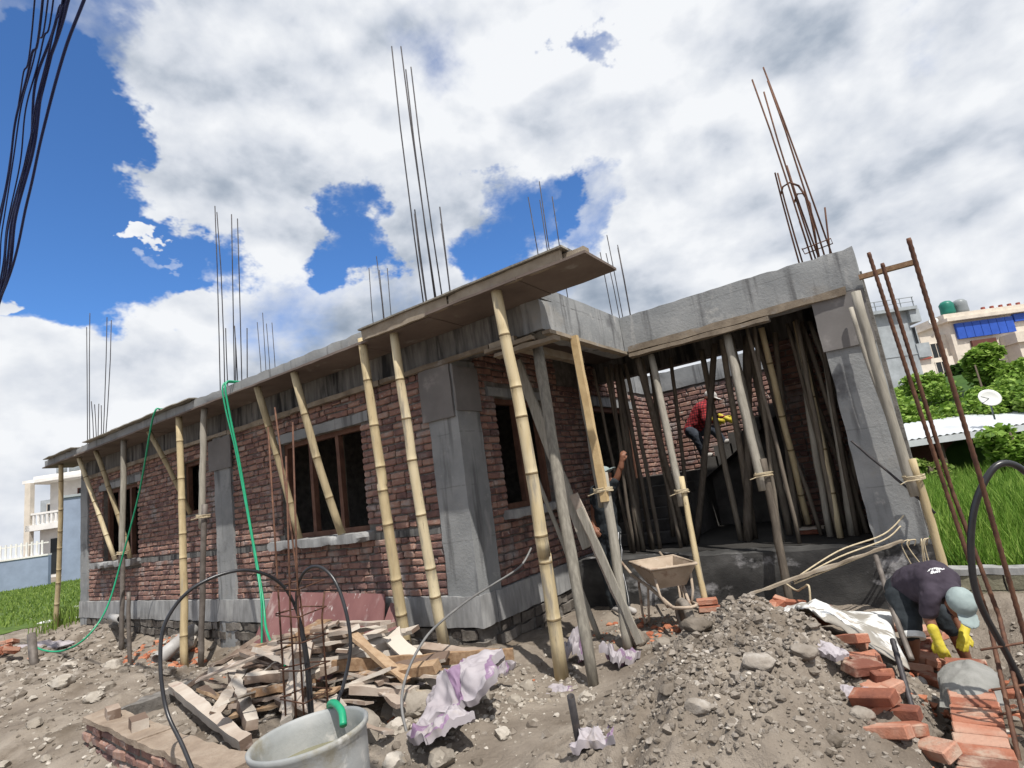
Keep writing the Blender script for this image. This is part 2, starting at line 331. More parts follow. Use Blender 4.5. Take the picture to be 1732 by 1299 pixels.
M['tarp'] = material('white_tarpaulin', [(.3, (.62, .62, .61)), (.7, (.76, .76, .75))], 3, rough=.6, bump=.2, bscale=40, wear=[((.27, .25, .22), 1.7, .53, .60), ((.45, .40, .34), 2.3, .52, .75)])
M['wetmortar'] = material('wet_mortar', [(.3, (.20, .20, .185)), (.7, (.28, .275, .26))], 9, rough=.7, bump=.6, bscale=40, bdist=.015)
M['skin'] = material('skin', [(.3, (.17, .075, .045)), (.7, (.23, .105, .065))], 8, rough=.5, bump=.05)
M['shirt'] = material('dark_plum_tshirt', [(.3, (.038, .030, .042)), (.7, (.058, .047, .064))], 9, rough=.9, bump=.3, bscale=30, bdist=.01)
M['shorts'] = material('dark_grey_shorts', [(.3, (.018, .022, .026)), (.7, (.035, .042, .048))], 9, rough=.9, bump=.3, bscale=30, bdist=.01)
M['cap'] = material('grey_green_cap', [(.3, (.22, .27, .27)), (.7, (.30, .36, .355))], 9, rough=.9, bump=.2)
M['yellow'] = material('yellow_rubber_glove', [(.3, (.42, .34, .03)), (.7, (.60, .50, .06))], 9, rough=.55, bump=.3, wear=[((.40, .36, .28), 18, .56, .74)])
M['jeans'] = material('dark_jeans', [(.3, (.03, .035, .05)), (.7, (.06, .07, .09))], 9, rough=.9, bump=.2)
M['shoe'] = material('pale_shoe', [(.3, (.35, .33, .31)), (.7, (.5, .48, .46))], 9, bump=.1)
M['hair'] = material('black_hair', [(.3, (.012, .010, .009)), (.7, (.03, .025, .022))], 30, rough=.6, bump=.3)
M['rope'] = material('straw_rope', [(.3, (.42, .34, .22)), (.7, (.58, .50, .36))], 30, rough=.9, bump=.3, bscale=200)
M['barrow'] = material('cement_caked_barrow', [(.3, (.30, .235, .175)), (.55, (.42, .34, .265)), (.8, (.54, .465, .39))], 5, 8, rough=.9, bump=.35, bscale=40, wear=[((.22, .14, .095), 5, .54, .70), ((.50, .47, .43), 8, .60, .74)])
M['tyre'] = material('muddy_tyre', [(.3, (.10, .09, .08)), (.6, (.24, .21, .18)), (.85, (.36, .32, .28))], 12, rough=.9, bump=.4)
M['cable'] = material('black_cable', [(.3, (.009, .014, .065)), (.7, (.015, .025, .11))], 5, rough=.5, bump=0)
def checked_shirt():
    m = material('red_checked_shirt', [(.3, (.30, .025, .03)), (.7, (.42, .05, .05))], 9, rough=.9, bump=.2)
    nt = m.node_tree; N = nt.nodes; L = nt.links; b = N['Principled BSDF']; src = b.inputs['Base Color'].links[0].from_socket
    g = N.new('ShaderNodeNewGeometry'); out = src
    for ax in ('X', 'Z'):
        w = N.new('ShaderNodeTexWave'); w.bands_direction = ax; w.inputs['Scale'].default_value = 7; w.inputs['Distortion'].default_value = .6; L.new(g.outputs['Position'], w.inputs['Vector'])
        r = N.new('ShaderNodeMapRange'); L.new(w.outputs['Fac'], r.inputs[0]); r.inputs[1].default_value = .62; r.inputs[2].default_value = .75; r.inputs[4].default_value = .75
        mx = N.new('ShaderNodeMix'); mx.data_type = 'RGBA'; L.new(r.outputs[0], mx.inputs['Factor']); L.new(out, mx.inputs['A']); mx.inputs['B'].default_value = (.05, .012, .02, 1); out = mx.outputs['Result']
    L.new(out, b.inputs['Base Color']); return m
M['check'] = checked_shirt()
def leafmat(name, a, b, c):
    m = material(name, [(.2, a), (.5, b), (.85, c)], 3, rough=.6, bump=0, rnd=.7, spec=.2)
    p = m.node_tree.nodes['Principled BSDF']; src = p.inputs['Base Color'].links[0].from_socket
    nt = m.node_tree; tr = nt.nodes.new('ShaderNodeBsdfTranslucent'); nt.links.new(src, tr.inputs[0])
    mx = nt.nodes.new('ShaderNodeMixShader'); mx.inputs[0].default_value = .35
    nt.links.new(p.outputs[0], mx.inputs[1]); nt.links.new(tr.outputs[0], mx.inputs[2]); nt.links.new(mx.outputs[0], nt.nodes['Material Output'].inputs[0])
    return m
M['rice'] = leafmat('young_rice_blade', (.07, .15, .018), (.15, .28, .035), (.30, .42, .09))
M['grass'] = leafmat('meadow_grass', (.10, .16, .03), (.17, .26, .05), (.27, .35, .09))
M['vine'] = leafmat('bright_vine_leaf', (.09, .17, .025), (.20, .33, .05), (.36, .50, .12))
M['darkleaf'] = leafmat('dark_leaf', (.02, .05, .01), (.04, .09, .018), (.07, .14, .03))
def plain(name, c, rough=.8, v=.12, **k):
    return material(name, [(.3, tuple(x*(1-v) for x in c)), (.7, tuple(x*(1+v) for x in c))], 1.5, rough=rough, bump=k.pop('bump', .15), **k)
M['bluewall'] = plain('blue_painted_wall', (.25, .30, .40)); M['cream'] = plain('cream_render', (.62, .56, .48)); M['whitehouse'] = plain('white_house_paint', (.74, .72, .69))
M['greyhouse'] = plain('bare_grey_render', (.33, .36, .38), v=.2); M['pink'] = plain('salmon_trim', (.50, .27, .22)); M['glassdark'] = plain('dark_window', (.025, .028, .03), .15)
M['awning'] = plain('blue_sheeting', (.03, .09, .42), .45); M['tin'] = plain('galvanised_tin', (.58, .60, .62), .4, metal=.2); M['tankg'] = plain('green_tank', (.02, .16, .12), .4); M['tankk'] = plain('grey_tank', (.22, .24, .25), .4)
M['redroof'] = plain('red_tile', (.30, .08, .06)); M['trunk'] = plain('bark', (.10, .075, .055)); M['dishm'] = plain('dish_paint', (.60, .60, .58), .5); M['brownwood'] = plain('brown_door', (.12, .05, .04))
M['litter'] = plain('white_litter', (.70, .70, .68))

# ------------------------------------------------------------------ ground
BUMPS = [(-5.0, -.5, 4.0, .55, -.26), (-.1, -.2, .8, .45, .10), (-11.5, .1, 1.2, .8, .12), (2.95, -.60, .66, .62, .38), (3.38, -.75, .36, .42, .10), (3.15, -1.6, .72, .85, .38), (2.5, .25, .42, .5, .14),
         (2.5, -1.5, .45, .9, .12), (-1.6, -3.5, 2.4, .55, -.26), (.9, -1.5, .7, .6, .05), (-10.2, -.65, .55, .30, -.42), (-7.7, -1.9, .6, .4, .10), (-9.6, -.2, .8, .5, .2), (-6.3, -.5, .5, .4, .30), (4.0, -.2, .16, .55, -.12), (-9.8, -1.5, 1.0, .5, .08), (1.4, -1.0, .35, .8, -.04), (4.15, .95, .55, .80, -.40), (4.03, -.9, .075, .95, -.22)]
def sst(x, a, b):
    t = np.clip((x-a)/(b-a), 0, 1); return t*t*(3-2*t)
def ground_z(x, y):
    x = np.asarray(x, float); y = np.asarray(y, float)
    z = np.full(np.broadcast(x, y).shape, -.6)
    for (cx, cy, sx, sy, a) in BUMPS: z = z + a*np.exp(-((x-cx)/sx)**2 - ((y-cy)/sy)**2)
    field = sst(x, 4.25, 4.6)*sst(y, 2.5, 2.75); z = z*(1-field) + -.74*field
    p = np.stack([x, y, np.zeros_like(z)], -1)
    near = np.exp(-(np.maximum(0, np.abs(x+3)-11)/5)**2 - (np.maximum(0, np.abs(y)-5)/4)**2)
    rough = near*(1-field)
    path = np.exp(-((x-1.75-.12*(y+1))/.36)**4 - ((y+.9)/1.5)**4)
    mound = np.exp(-((x-3.1)/.8)**2 - ((y+1.0)/1.4)**2)
    k = rough*(1-.85*path)
    z = z + fbm(p, 1.3, 3)*.11*k + fbm(p+3.3, 5.5, 3)*(.050+.09*mound)*k + np.abs(fbm(p+9.1, 14, 3))*.05*k*(.6+1.6*mound)
    z = z + mound*(1-2*np.abs(fbm(p+2.7, 4.5, 3)))*.05 + mound*np.abs(fbm(p+6.1, 11, 3))*.07
    far = sst(np.hypot(x, y), 14, 60); z = z + far*fbm(p, .03, 2)*.5
    return z
def axis(lo, hi, d0, segs):
    xs = [lo]
    while xs[-1] < hi:
        x = xs[-1]; st = d0
        for (a, b, s) in segs:
            if a <= x < b: st = min(st, s)
        xs.append(x+st)
    e = [xs[-1]]; b = [xs[0]]; st = d0
    while e[-1] < 900: st *= 1.35; e.append(e[-1]+st); b.append(b[-1]-st)
    return np.array(b[1:][::-1] + xs + e[1:])
gx = axis(-16, 8, .14, [(-9, 5, .055), (.6, 4.9, .036), (2.0, 3.9, .024)]); gy = axis(-5, 9, .14, [(-4, 1.5, .055), (-2.4, .9, .036), (-2.3, .4, .026)])
X, Y = np.meshgrid(gx, gy); Z = ground_z(X, Y)
nx, ny = len(gx), len(gy)
def gz(x, y):
    i = min(max(int(np.searchsorted(gx, x))-1, 0), nx-2); j = min(max(int(np.searchsorted(gy, y))-1, 0), ny-2)
    a = (x-gx[i])/(gx[i+1]-gx[i]); b = (y-gy[j])/(gy[j+1]-gy[j])
    return float((Z[j, i]*(1-a)+Z[j, i+1]*a)*(1-b)+(Z[j+1, i]*(1-a)+Z[j+1, i+1]*a)*b)
vv = np.stack([X.ravel(), Y.ravel(), Z.ravel()], -1)
ii = np.arange(nx*ny).reshape(ny, nx); qq = np.stack([ii[:-1, :-1], ii[:-1, 1:], ii[1:, 1:], ii[1:, :-1]], -1).reshape(-1, 4)
me = bpy.data.meshes.new('ground'); me.from_pydata(vv.tolist(), [], qq.tolist()); me.update(); me.polygons.foreach_set('use_smooth', [True]*len(me.polygons))
ground = link('ground', me, M['soil']); tag(ground, 'dusty tan building-site earth with ruts and clods', None, None, 'structure')

# ------------------------------------------------------------------ the unfinished house
HX = empty('unfinished_house', (-4.5, 3.0, -.6), 'single-storey brick house shell with concrete columns, propped roof slab and rebar starters', 'house')
def cbrick(l, d, h, c=.012, j=.006):
    v = []; key = {}
    for sx in (-1, 1):
        for sy in (-1, 1):
            for sz in (-1, 1):
                jx, jy, jz = (random.uniform(-j, j) for _ in range(3))
                for a in range(3):
                    q = [sx*(l/2-c), sy*(d/2-c), sz*(h/2-c)]; q[a] = (sx*l/2, sy*d/2, sz*h/2)[a]
                    key[(sx, sy, sz, a)] = len(v); v.append((q[0]+jx, q[1]+jy, q[2]+jz))
    f = []
    S = (-1, 1)
    for a in range(3):
        b, cc = (a+1) % 3, (a+2) % 3
        for s in S:
            q = []
            for (u, w) in ((-1, -1), (1, -1), (1, 1), (-1, 1)):
                t = [0, 0, 0]; t[a] = s; t[b] = u; t[cc] = w; q.append(key[(*t, a)])
            f.append(q if s > 0 else q[::-1])
        for u in S:
            for w in S:
                t0 = [0, 0, 0]; t0[b] = u; t0[cc] = w; t1 = list(t0); t0[a] = -1; t1[a] = 1
                q = [key[(*t0, b)], key[(*t1, b)], key[(*t1, cc)], key[(*t0, cc)]]
                f.append(q[::-1] if u*w > 0 else q)
    for sx in S:
        for sy in S:
            for sz in S:
                q = [key[(sx, sy, sz, a)] for a in range(3)]; f.append(q if sx*sy*sz > 0 else q[::-1])
    return v, f
BL = (.235, .175, .115)
VAR = {l: [cbrick(l, .10, .072, random.uniform(.010, .015), .006) for _ in range(5)] for l in BL}
VARM = {}
for l in BL:
    for k, (v, f) in enumerate(VAR[l]):
        m_ = bpy.data.meshes.new('brick'); m_.from_pydata(v, [], f); m_.update(); m_.materials.append(M['brick']); VARM[(l, k)] = m_
def rects(u0, u1, z0, z1, holes):
    es = sorted({u0, u1} | {min(max(h[i], u0), u1) for h in holes for i in (0, 1)})
    for a, b in zip(es, es[1:]):
        if b-a < 1e-4: continue
        hs = sorted((h[2], h[3]) for h in holes if h[0] < (a+b)/2 < h[1]); z = z0
        for (p, q) in hs:
            if p > z: yield (a, b, z, min(p, z1))
            z = max(z, q)
        if z < z1: yield (a, b, z, z1)
ALLB = []
def brick_wall(name, org, ud, nd, u0, u1, z0, z1, holes, solid, thick=.2, label=None, want=1.0):
    """mortar core with real bricks standing proud of it; solid: places where the wall is concrete, without bricks"""
    org = Vector(org); ud = Vector(ud); nd = Vector(nd); mb = MB()
    fr = Matrix(((ud.x, nd.x, 0, org.x), (ud.y, nd.y, 0, org.y), (0, 0, 1, org.z), (0, 0, 0, 1)))
    for (a, b, c, d) in rects(u0, u1, z0, z1, holes): mb.box((a, -thick, c), (b, -.022, d), fr)
    w = mb.build(name, M['mortar'], HX)
    z = z0; row = 0
    while z + .05 < z1:
        zc = z+.042; iv = [(u0, u1)]
        for h in list(holes)+list(solid):
            if zc+.030 > h[2] and zc-.030 < h[3]:
                iv = [q for (p_, q_) in iv for q in ((p_, min(q_, h[0])), (max(p_, h[1]), q_)) if q[1]-q[0] > .03]
        for (p_, q_) in iv:
            u = p_+.004; first = True
            while u < q_-.03:
                l = BL[2] if (first and row % 2) else random.choices(BL, (.66, .14, .20))[0]; first = False; sx = 1.
                if u+l > q_-.06: sx = (q_-.004-u)/l
                if sx > 1.5: l, sx = BL[0], (q_-.004-u)/BL[0]
                a = u; b = u+l*sx; u = b+random.uniform(.010, .020)
                pos = org + ud*((a+b)/2) + nd*(-.042+random.uniform(-.007, .009)) + Vector((0, 0, zc+random.uniform(-.005, .005)))
                rz = math.atan2(ud.y, ud.x)+random.uniform(-.02, .02)
                dv = (CAM-pos); size = abs(dv.normalized().dot(nd))*l/dv.length**2*want
                ALLB.append((size, w, pos, Euler((random.uniform(-.02, .02), random.uniform(-.03, .03), rz)), l, random.randrange(5), sx))
        z += .089; row += 1
    return w
# window / door openings: (u0, u1, z0, z1)
WIN = [(-10.3, -8.55, .80, 2.30), (-6.75, -6.05, 1.45, 2.40), (-3.62, -1.72, .82, 2.25)]
COLS = [(-11.45, -11.05), (-5.5, -4.96), (-.43, 0.0)]
solidA = [(a, b, 0, 3) for a, b in COLS] + [(-12, 1, .70, .79)] + [(WIN[2][0]-.2, WIN[2][1]+.2, 2.25, 2.40), (WIN[0][0]-.15, WIN[0][1]+.15, 2.30, 2.42)] + [(w[0]-.12, w[1]+.12, w[2]-.12, w[2]) for w in (WIN[0], WIN[2])]
fw = brick_wall('facade_wall', (0, 0, 0), (1, 0, 0), (0, -1, 0), -11.4, -.02, 0, 2.68, WIN, solidA)
SW = [(.78, 1.95, .85, 2.3), (3.5, 5.1, 0, 2.3)]
sw = brick_wall('side_wall', (0, 0, 0), (0, 1, 0), (1, 0, 0), .2, 6.2, 0, 3.0, SW, [(0, .42, 0, 3), (.6, 2.1, 2.3, 2.42), (3.4, 5.25, 2.3, 2.45), (2.45, 3.45, 2.6, 3.1), (5.1, 6.2, 2.62, 3.1)])
bw = brick_wall('stairwell_back_wall', (0, 6.2, 0), (1, 0, 0), (0, -1, 0), 0.0, 4.0, .3, 3.0, [], [(0, 4, 2.62, 3.1)], want=1.2)
cw = brick_wall('store_wall', (0, 4.18, 0), (1, 0, 0), (0, -1, 0), 2.75, 4.0, 0, 3.04, [], [], want=.2)
ew = brick_wall('end_wall', (4.0, 0, 0), (0, 1, 0), (-1, 0, 0), 2.5, 6.2, 0, 3.0, [], [], want=.2)
ALLB.sort(key=lambda t: -t[0])
MASS = {}
for i, (sz, w, pos, eu, l, k, sx) in enumerate(ALLB):
    if i < 300:
        o = bpy.data.objects.new('brick', VARM[(l, k)]); col.objects.link(o); o.parent = w; o.location = pos - ORG[w.name]; o.rotation_euler = eu; o.scale = (sx, 1, 1)
    else:
        mb = MASS.setdefault(w.name, (w, MB()))[1]; mt = Matrix.Translation(pos) @ eu.to_matrix().to_4x4() @ Matrix.Diagonal((sx, 1, 1, 1)); v, f = VAR[l][k]
        mb.add([mt @ Vector(x) for x in v], f)
for w, mb in MASS.values(): tag(mb.build('brickwork', M['brick'], w), kind='stuff')

def part(name, mat, fn, parent=None, smooth=False):
    mb = MB(); fn(mb); return mb.build(name, mat, parent or HX, smooth)
RB = lambda lo, hi, **k: (lambda mb: mb.rbox(lo, hi, **k))
# plinth band with rough stone below, round three sides
part('plinth', M['plinth'], RB((-11.46, -.05, -.34), (.05, .25, -.002), seg=.07, amp=.008, ns=6, chip=.03))
part('plinth', M['plinth'], RB((-.25, .252, -.34), (.052, 3.2, -.002), seg=.07, amp=.008, ns=6, chip=.03))
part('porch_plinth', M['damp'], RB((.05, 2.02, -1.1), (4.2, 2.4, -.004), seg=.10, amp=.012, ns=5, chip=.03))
part('footing', M['mortar'], RB((-11.4, .0, -1.3), (-.02, .3, -.345), seg=.12, amp=.03, ns=5))
part('footing', M['mortar'], RB((-.25, .302, -1.3), (.0, 3.0, -.345), seg=.12, amp=.03, ns=5))
# rough stones of the footing
def blob(mb, c, r, n=1, j=.3, seed=None, squash=(1, 1, 1), rot=None):
    """an angular lump: a subdivided octahedron pushed in and out"""
    vs = [(1, 0, 0), (-1, 0, 0), (0, 1, 0), (0, -1, 0), (0, 0, 1), (0, 0, -1)]; fs = [(0, 2, 4), (2, 1, 4), (1, 3, 4), (3, 0, 4), (2, 0, 5), (1, 2, 5), (3, 1, 5), (0, 3, 5)]
    for _ in range(n):
        mid = {}; nf = []
        def md(a, b):
            k = (min(a, b), max(a, b))
            if k not in mid: mid[k] = len(vs); q = (Vector(vs[a])+Vector(vs[b])).normalized(); vs.append(tuple(q))
            return mid[k]
        for (a, b, c_) in fs: ab, bc, ca = md(a, b), md(b, c_), md(c_, a); nf += [(a, ab, ca), (ab, b, bc), (ca, bc, c_), (ab, bc, ca)]
        fs = nf
    if rot is None: rot = Euler((random.uniform(0, 6), random.uniform(0, 6), random.uniform(0, 6))).to_matrix()
    out = []
    for q in vs:
        k = r*(1+random.uniform(-j, j)); q = rot @ Vector(q); out.append((c[0]+q.x*k*squash[0], c[1]+q.y*k*squash[1], c[2]+q.z*k*squash[2]))
    mb.add(out, fs); return mb
mb = MB(); x = -11.3
while x < -.1:
    for z in (-.41, -.54, -.67, -.80):
        l = random.uniform(.14, .3); mb.rbox((x+random.uniform(-.06, .06), -.035+random.uniform(-.02, .02), z-.055), (x+l, .08, z+.05), seg=.09, amp=.022, ns=7)
    x += .24
y = .3
while y < 2.0:
    for z in (-.41, -.54, -.67):
        l = random.uniform(.14, .26); mb.rbox((-.08, y+random.uniform(-.05, .05), z-.055), (.035+random.uniform(-.02, .02), y+l, z+.05), seg=.09, amp=.022, ns=7)
    y += .22
tag(mb.build('footing_stones', material('dark_rubble_masonry', [(.2, (.07, .06, .055)), (.5, (.13, .115, .10)), (.85, (.24, .22, .20))], 6, 7, rough=.95, bump=.7, bscale=30, bdist=.02, rnd=.5), HX), kind='stuff')
# columns
for (a, b) in COLS[:2]: part('column', M['conc'], RB((a, -.035, -1.2), (b, .3, 2.70), seg=.12, amp=.005, chip=.02))
part('column', M['conc'], RB((COLS[2][0], -.03, -.30), (.03, .40, 2.70), seg=.10, amp=.005, chip=.02))
part('column', M['conc'], RB((3.68, 2.06, -.002), (4.16, 2.48, 2.72), seg=.10, amp=.005, chip=.02))
# plywood collars left at the column heads
cp = plain('grey_formwork_ply', (.17, .16, .155), v=.25, wear=[((.28, .26, .25), 3, .58, .75)])
part('formwork_board', cp, RB((-.50, -.062, 2.02), (-.0, -.032, 2.66), seg=.1, amp=.004))
part('formwork_board', cp, RB((.034, -.055, 2.08), (.058, .41, 2.62), seg=.1, amp=.004))
part('formwork_board', cp, RB((-5.62, -.060, 2.1), (-4.9, -.040, 2.62), seg=.1, amp=.004))
part('formwork_board', cp, RB((3.66, 2.035, 2.1), (4.17, 2.055, 2.70), seg=.1, amp=.004))
# sill band, lintels, sills
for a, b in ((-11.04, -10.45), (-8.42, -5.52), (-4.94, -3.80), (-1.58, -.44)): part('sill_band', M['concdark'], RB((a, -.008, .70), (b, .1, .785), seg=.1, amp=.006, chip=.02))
for w in (WIN[0], WIN[2]):
    part('lintel', M['conc'], RB((w[0]-.18, -.016, w[3]), (w[1]+.18, .18, w[3]+.14), seg=.1, amp=.006, chip=.02))
for w in (WIN[0], WIN[2]):
    part('window_sill', M['plinth'], RB((w[0]-.16, -.20, w[2]-.12), (w[1]+.10, .15, w[2]), seg=.07, amp=.008, chip=.07))
part('window_sill', M['plinth'], RB((-.12, .66, .74), (.15, 2.1, .85), seg=.07, amp=.006, chip=.05))
part('lintel', M['conc'], RB((-.18, .64, 2.30), (.012, 2.08, 2.42), seg=.1, amp=.005))
part('lintel', M['conc'], RB((-.18, 3.4, 2.30), (.014, 5.25, 2.45), seg=.1, amp=.005))
# window frames with mullions
def wframe(lo, hi, ax, off, n):
    t, d = .07, .08; a0, a1, z0, z1 = lo[0], hi[0], lo[1], hi[1]
    def bx(mb, p, q, r, s): mb.rbox((p, off, r) if ax == 'x' else (off-d, p, r), (q, off+d, s) if ax == 'x' else (off, q, s), seg=.3, amp=.003)
    def f(mb):
        bx(mb, a0, a0+t, z0, z1); bx(mb, a1-t, a1, z0, z1); bx(mb, a0+t, a1-t, z1-t, z1); bx(mb, a0+t, a1-t, z0, z0+t)
    fo = part('window_frame', M['frame'], f)
    for k in range(1, n):
        u = a0 + (a1-a0)*k/n; part('mullion', M['frame'], lambda mb: bx(mb, u-.035, u+.035, z0+t, z1-t), fo)
for w, n in zip(WIN, (3, 1, 3)): wframe((w[0], w[2]), (w[1], w[3]), 'x', .10, n)
wframe((.78, .85), (1.95, 2.3), 'y', -.09, 2)
def dframe(mb):
    mb.rbox((-.15, 3.5, 0), (-.05, 3.58, 2.3)); mb.rbox((-.15, 5.02, 0), (-.05, 5.1, 2.3)); mb.rbox((-.15, 3.58, 2.22), (-.05, 5.02, 2.3))
part('door_frame', M['frame'], dframe)
# beams
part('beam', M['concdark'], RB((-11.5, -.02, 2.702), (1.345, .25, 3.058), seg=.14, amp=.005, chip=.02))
part('beam', M['conc'], RB((1.08, .252, 2.70), (1.352, 2.30, 3.20), seg=.10, amp=.006, chip=.03))
part('beam_end', M['conc'], RB((1.10, -.045, 2.70), (1.354, .2505, 3.056), seg=.10, amp=.006, chip=.03))
part('beam', M['conc'], RB((1.356, 2.05, 2.70), (4.18, 2.32, 3.19), seg=.10, amp=.006, chip=.03))
part('beam', M['concdark'], RB((.0, 3.84, 2.70), (4.0, 4.06, 3.048), seg=.14, amp=.005))
part('beam', M['conc'], RB((-.20, 5.2, 2.64), (.02, 6.2, 3.02), seg=.12, amp=.006, chip=.03))
part('ring_beam', M['conc'], RB((.022, 6.16, 2.64), (4.0, 6.4, 3.03), seg=.12, amp=.008, chip=.04))
# slabs
part('roof_slab', M['conc'], lambda mb: [mb.rbox((-11.75, -.02, 3.062), (1.35, 2.3, 3.205), seg=.25, amp=.006), mb.rbox((-11.75, 2.302, 3.062), (.0, 6.4, 3.20), seg=.4, amp=.006)])
part('porch_slab', M['shadeconc'], lambda mb: [mb.rbox((.002, 2.33, 3.052), (4.17, 4.06, 3.17), seg=.3, amp=.006)])
part('overhang', M['conc'], RB((-11.85, -.60, 3.070), (-.78, -.022, 3.205), seg=.08, amp=.006, chip=.04))
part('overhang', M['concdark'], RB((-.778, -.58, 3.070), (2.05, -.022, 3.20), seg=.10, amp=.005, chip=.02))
def sof(mb):
    x = -11.9
    while x < 2.1:
        l = min(1.22, 2.28-x); mb.rbox((x, -.63 if x < -.9 else -.70, 3.040+random.uniform(-.004, .003)), (x+l-.012, -.03, 3.066), seg=.2, amp=.005); x += 1.22
part('formwork_sheet', M['soffit'], sof)
part('formwork_board', M['form'], RB((-.74, -.69, 3.035), (.62, -.655, 3.17), seg=.15, amp=.006, chip=.02))
part('formwork_board', M['form'], RB((.63, -.685, 3.037), (2.02, -.65, 3.165), seg=.15, amp=.006, chip=.02))
part('formwork_board', M['greybam'], RB((-.76, -.72, 3.168), (2.06, -.585, 3.186), seg=.15, amp=.004))
part('formwork_board', M['form'], RB((1.8, -.60, 3.07), (2.22, -.50, 3.15), seg=.1, amp=.005))
for (a, b, z) in ((-11.6, -9.9, 3.21), (-9.3, -7.6, 3.213), (-7.9, -6.2, 3.217), (-6.2, -4.9, 3.212)):
    part('formwork_board', M['greybam'], RB((a, -.70, z), (b, -.48, z+.016), seg=.2, amp=.010))
# ledger planks under the beams
x = -11.2
while x < .9:
    l = random.uniform(1.6, 2.6); e = min(x+l, 1.0)
    part('ledger_plank', M['form'], RB((x, -.085+random.uniform(-.015, .01), 2.645+random.uniform(-.012, .012)), (e, -.025, 2.715), seg=.15, amp=.006, chip=.02)); x = e+.01
part('ledger_plank', M['form'], RB((1.30, .0, 2.655), (1.40, 2.05, 2.695), seg=.15, amp=.006, chip=.02))
part('ledger_plank', M['form'], RB((1.42, 1.99, 2.665), (4.02, 2.045, 2.755), seg=.15, amp=.006, chip=.03))
part('ledger_plank', M['form'], RB((1.42, 1.985, 2.60), (3.2, 2.10, 2.655), seg=.15, amp=.008, chip=.03))
part('ledger_plank', M['form'], RB((.6, -.13, 2.60), (1.25, -.04, 2.655), seg=.15, amp=.008, chip=.03))
part('ledger_plank', M['form'], RB((.7, -.10, 2.54), (1.5, .02, 2.595), M=None, seg=.15, amp=.008, chip=.03))
part('ledger_plank', M['form'], RB((.85, .1, 2.60), (.95, 1.6, 2.69), seg=.15, amp=.008))
part('formwork_sheet', M['soffit'], RB((.06, .26, 3.03), (1.075, 3.82, 3.055), seg=.3, amp=.006))
part('formwork_sheet', M['soffit'], RB((1.09, 2.34, 3.02), (3.98, 3.83, 3.046), seg=.3, amp=.006))
part('ledger_plank', M['timber'], RB((4.165, 1.96, 2.78), (4.66, 2.02, 2.83), seg=.15, amp=.005))
# floor, hidden walls that close the rooms
part('floor_slab', M['conc'], lambda mb: [mb.rbox((-11.3, .26, -.2), (-.26, 6.2, -.003), seg=1.5, amp=.004), ])
part('porch_floor', plain('shade_black_floor', (.032, .030, .028), v=.4), lambda mb: mb.rbox((.06, 2.41, -.25), (4.1, 6.15, -.006), seg=.3, amp=.006))  # floor colour blackened to stand in for the deep porch shade
part('rear_wall', M['mortar'], lambda mb: mb.box((-11.4, 6.2, -.5), (-.005, 6.4, 3.06)))
part('gable_wall', M['mortar'], lambda mb: mb.box((-11.4, .26, -.5), (-11.2, 6.19, 3.06)))
for x in (-7.6, -4.6): part('cross_wall', M['mortar'], lambda mb: mb.box((x, .3, 0), (x+.12, 6.15, 3.05)))
# stair: lower flight into the plot, landing, upper flight to the right
def stairs(mb):
    for k in range(6): mb.rbox((.12, 3.25+k*.25, .002), (1.25, 3.25+(k+1)*.25+.02, .165*(k+1)), seg=.2, amp=.006, chip=.02)
    mb.rbox((.05, 4.77, .002), (1.25, 6.15, .995), seg=.25, amp=.008)
    for k in range(9):
        x0 = 1.25+k*.27; z = 1.0+.175*(k+1)
        q = [(x0, z-.36), (x0+.30, z-.36+.19), (x0+.30, z), (x0, z)]
        v = [(x, y, zz) for y in (4.75, 5.95) for (x, zz) in q]
        mb.add(v, [(0, 1, 2, 3), (7, 6, 5, 4), (0, 4, 5, 1), (1, 5, 6, 2), (2, 6, 7, 3), (3, 7, 4, 0)])
part('stair', M['shadeconc'], stairs)
part('stair_spandrel', M['shadeconc'], lambda mb: mb.add([(1.26, 5.2, 0), (4.0, 5.2, 0), (4.0, 5.2, 2.6), (1.26, 5.2, .85), (1.26, 5.3, 0), (4.0, 5.3, 0), (4.0, 5.3, 2.6), (1.26, 5.3, .85)], [(0, 1, 2, 3), (7, 6, 5, 4), (3, 2, 6, 7), (0, 4, 5, 1)]))
# rebar starters
def bars(lst, mat='steel', r=.008):
    for (a, b) in lst:
        a = Vector(a); b = Vector(b); k = b-a; s = Vector((random.uniform(-.03, .03), random.uniform(-.03, .03), 0))*k.length/3
        part('rebar', M[mat], lambda mb: mb.tube([a, a+k*.35+s*.6, a+k*.7+s*.7, b], r, 6), None, True)
def grp(x, y, tops, r=.008, mat='steel'):
    for (dx, dy, tx, tz) in tops: bars([((x+dx, y+dy, 3.15), (tx, y+dy, tz))], mat, r)
grp(-11.15, .15, [(-.16, -.1, -11.40, 6.4), (-.02, -.1, -11.2, 6.7), (.12, .1, -10.75, 6.5), (.22, .1, -10.5, 6.35), (-.2, .1, -11.5, 4.5), (-.08, .0, -11.4, 4.55), (.02, .1, -11.1, 4.4), (.14, 0, -10.95, 4.4)], .010)
grp(-5.15, .15, [(-.2, -.1, -5.26, 7.0), (-.05, -.1, -5.2, 6.85), (.14, .1, -4.87, 6.65), (.26, -.1, -4.71, 6.6), (-.3, .1, -5.44, 4.7), (.02, .1, -5.14, 4.66), (.1, .0, -4.95, 4.36), (.3, .1, -4.74, 4.5)], .009)
grp(-.24, .15, [(-.14, -.08, -.44, 7.39), (-.08, .08, -.37, 7.07), (.08, -.08, -.27, 7.28), (.05, .08, -.27, 7.05), (-.24, .1, -.52, 4.98), (-.15, 0, -.44, 4.85), (.15, .1, -.08, 4.83), (.24, .0, -.01, 4.53)], .009)
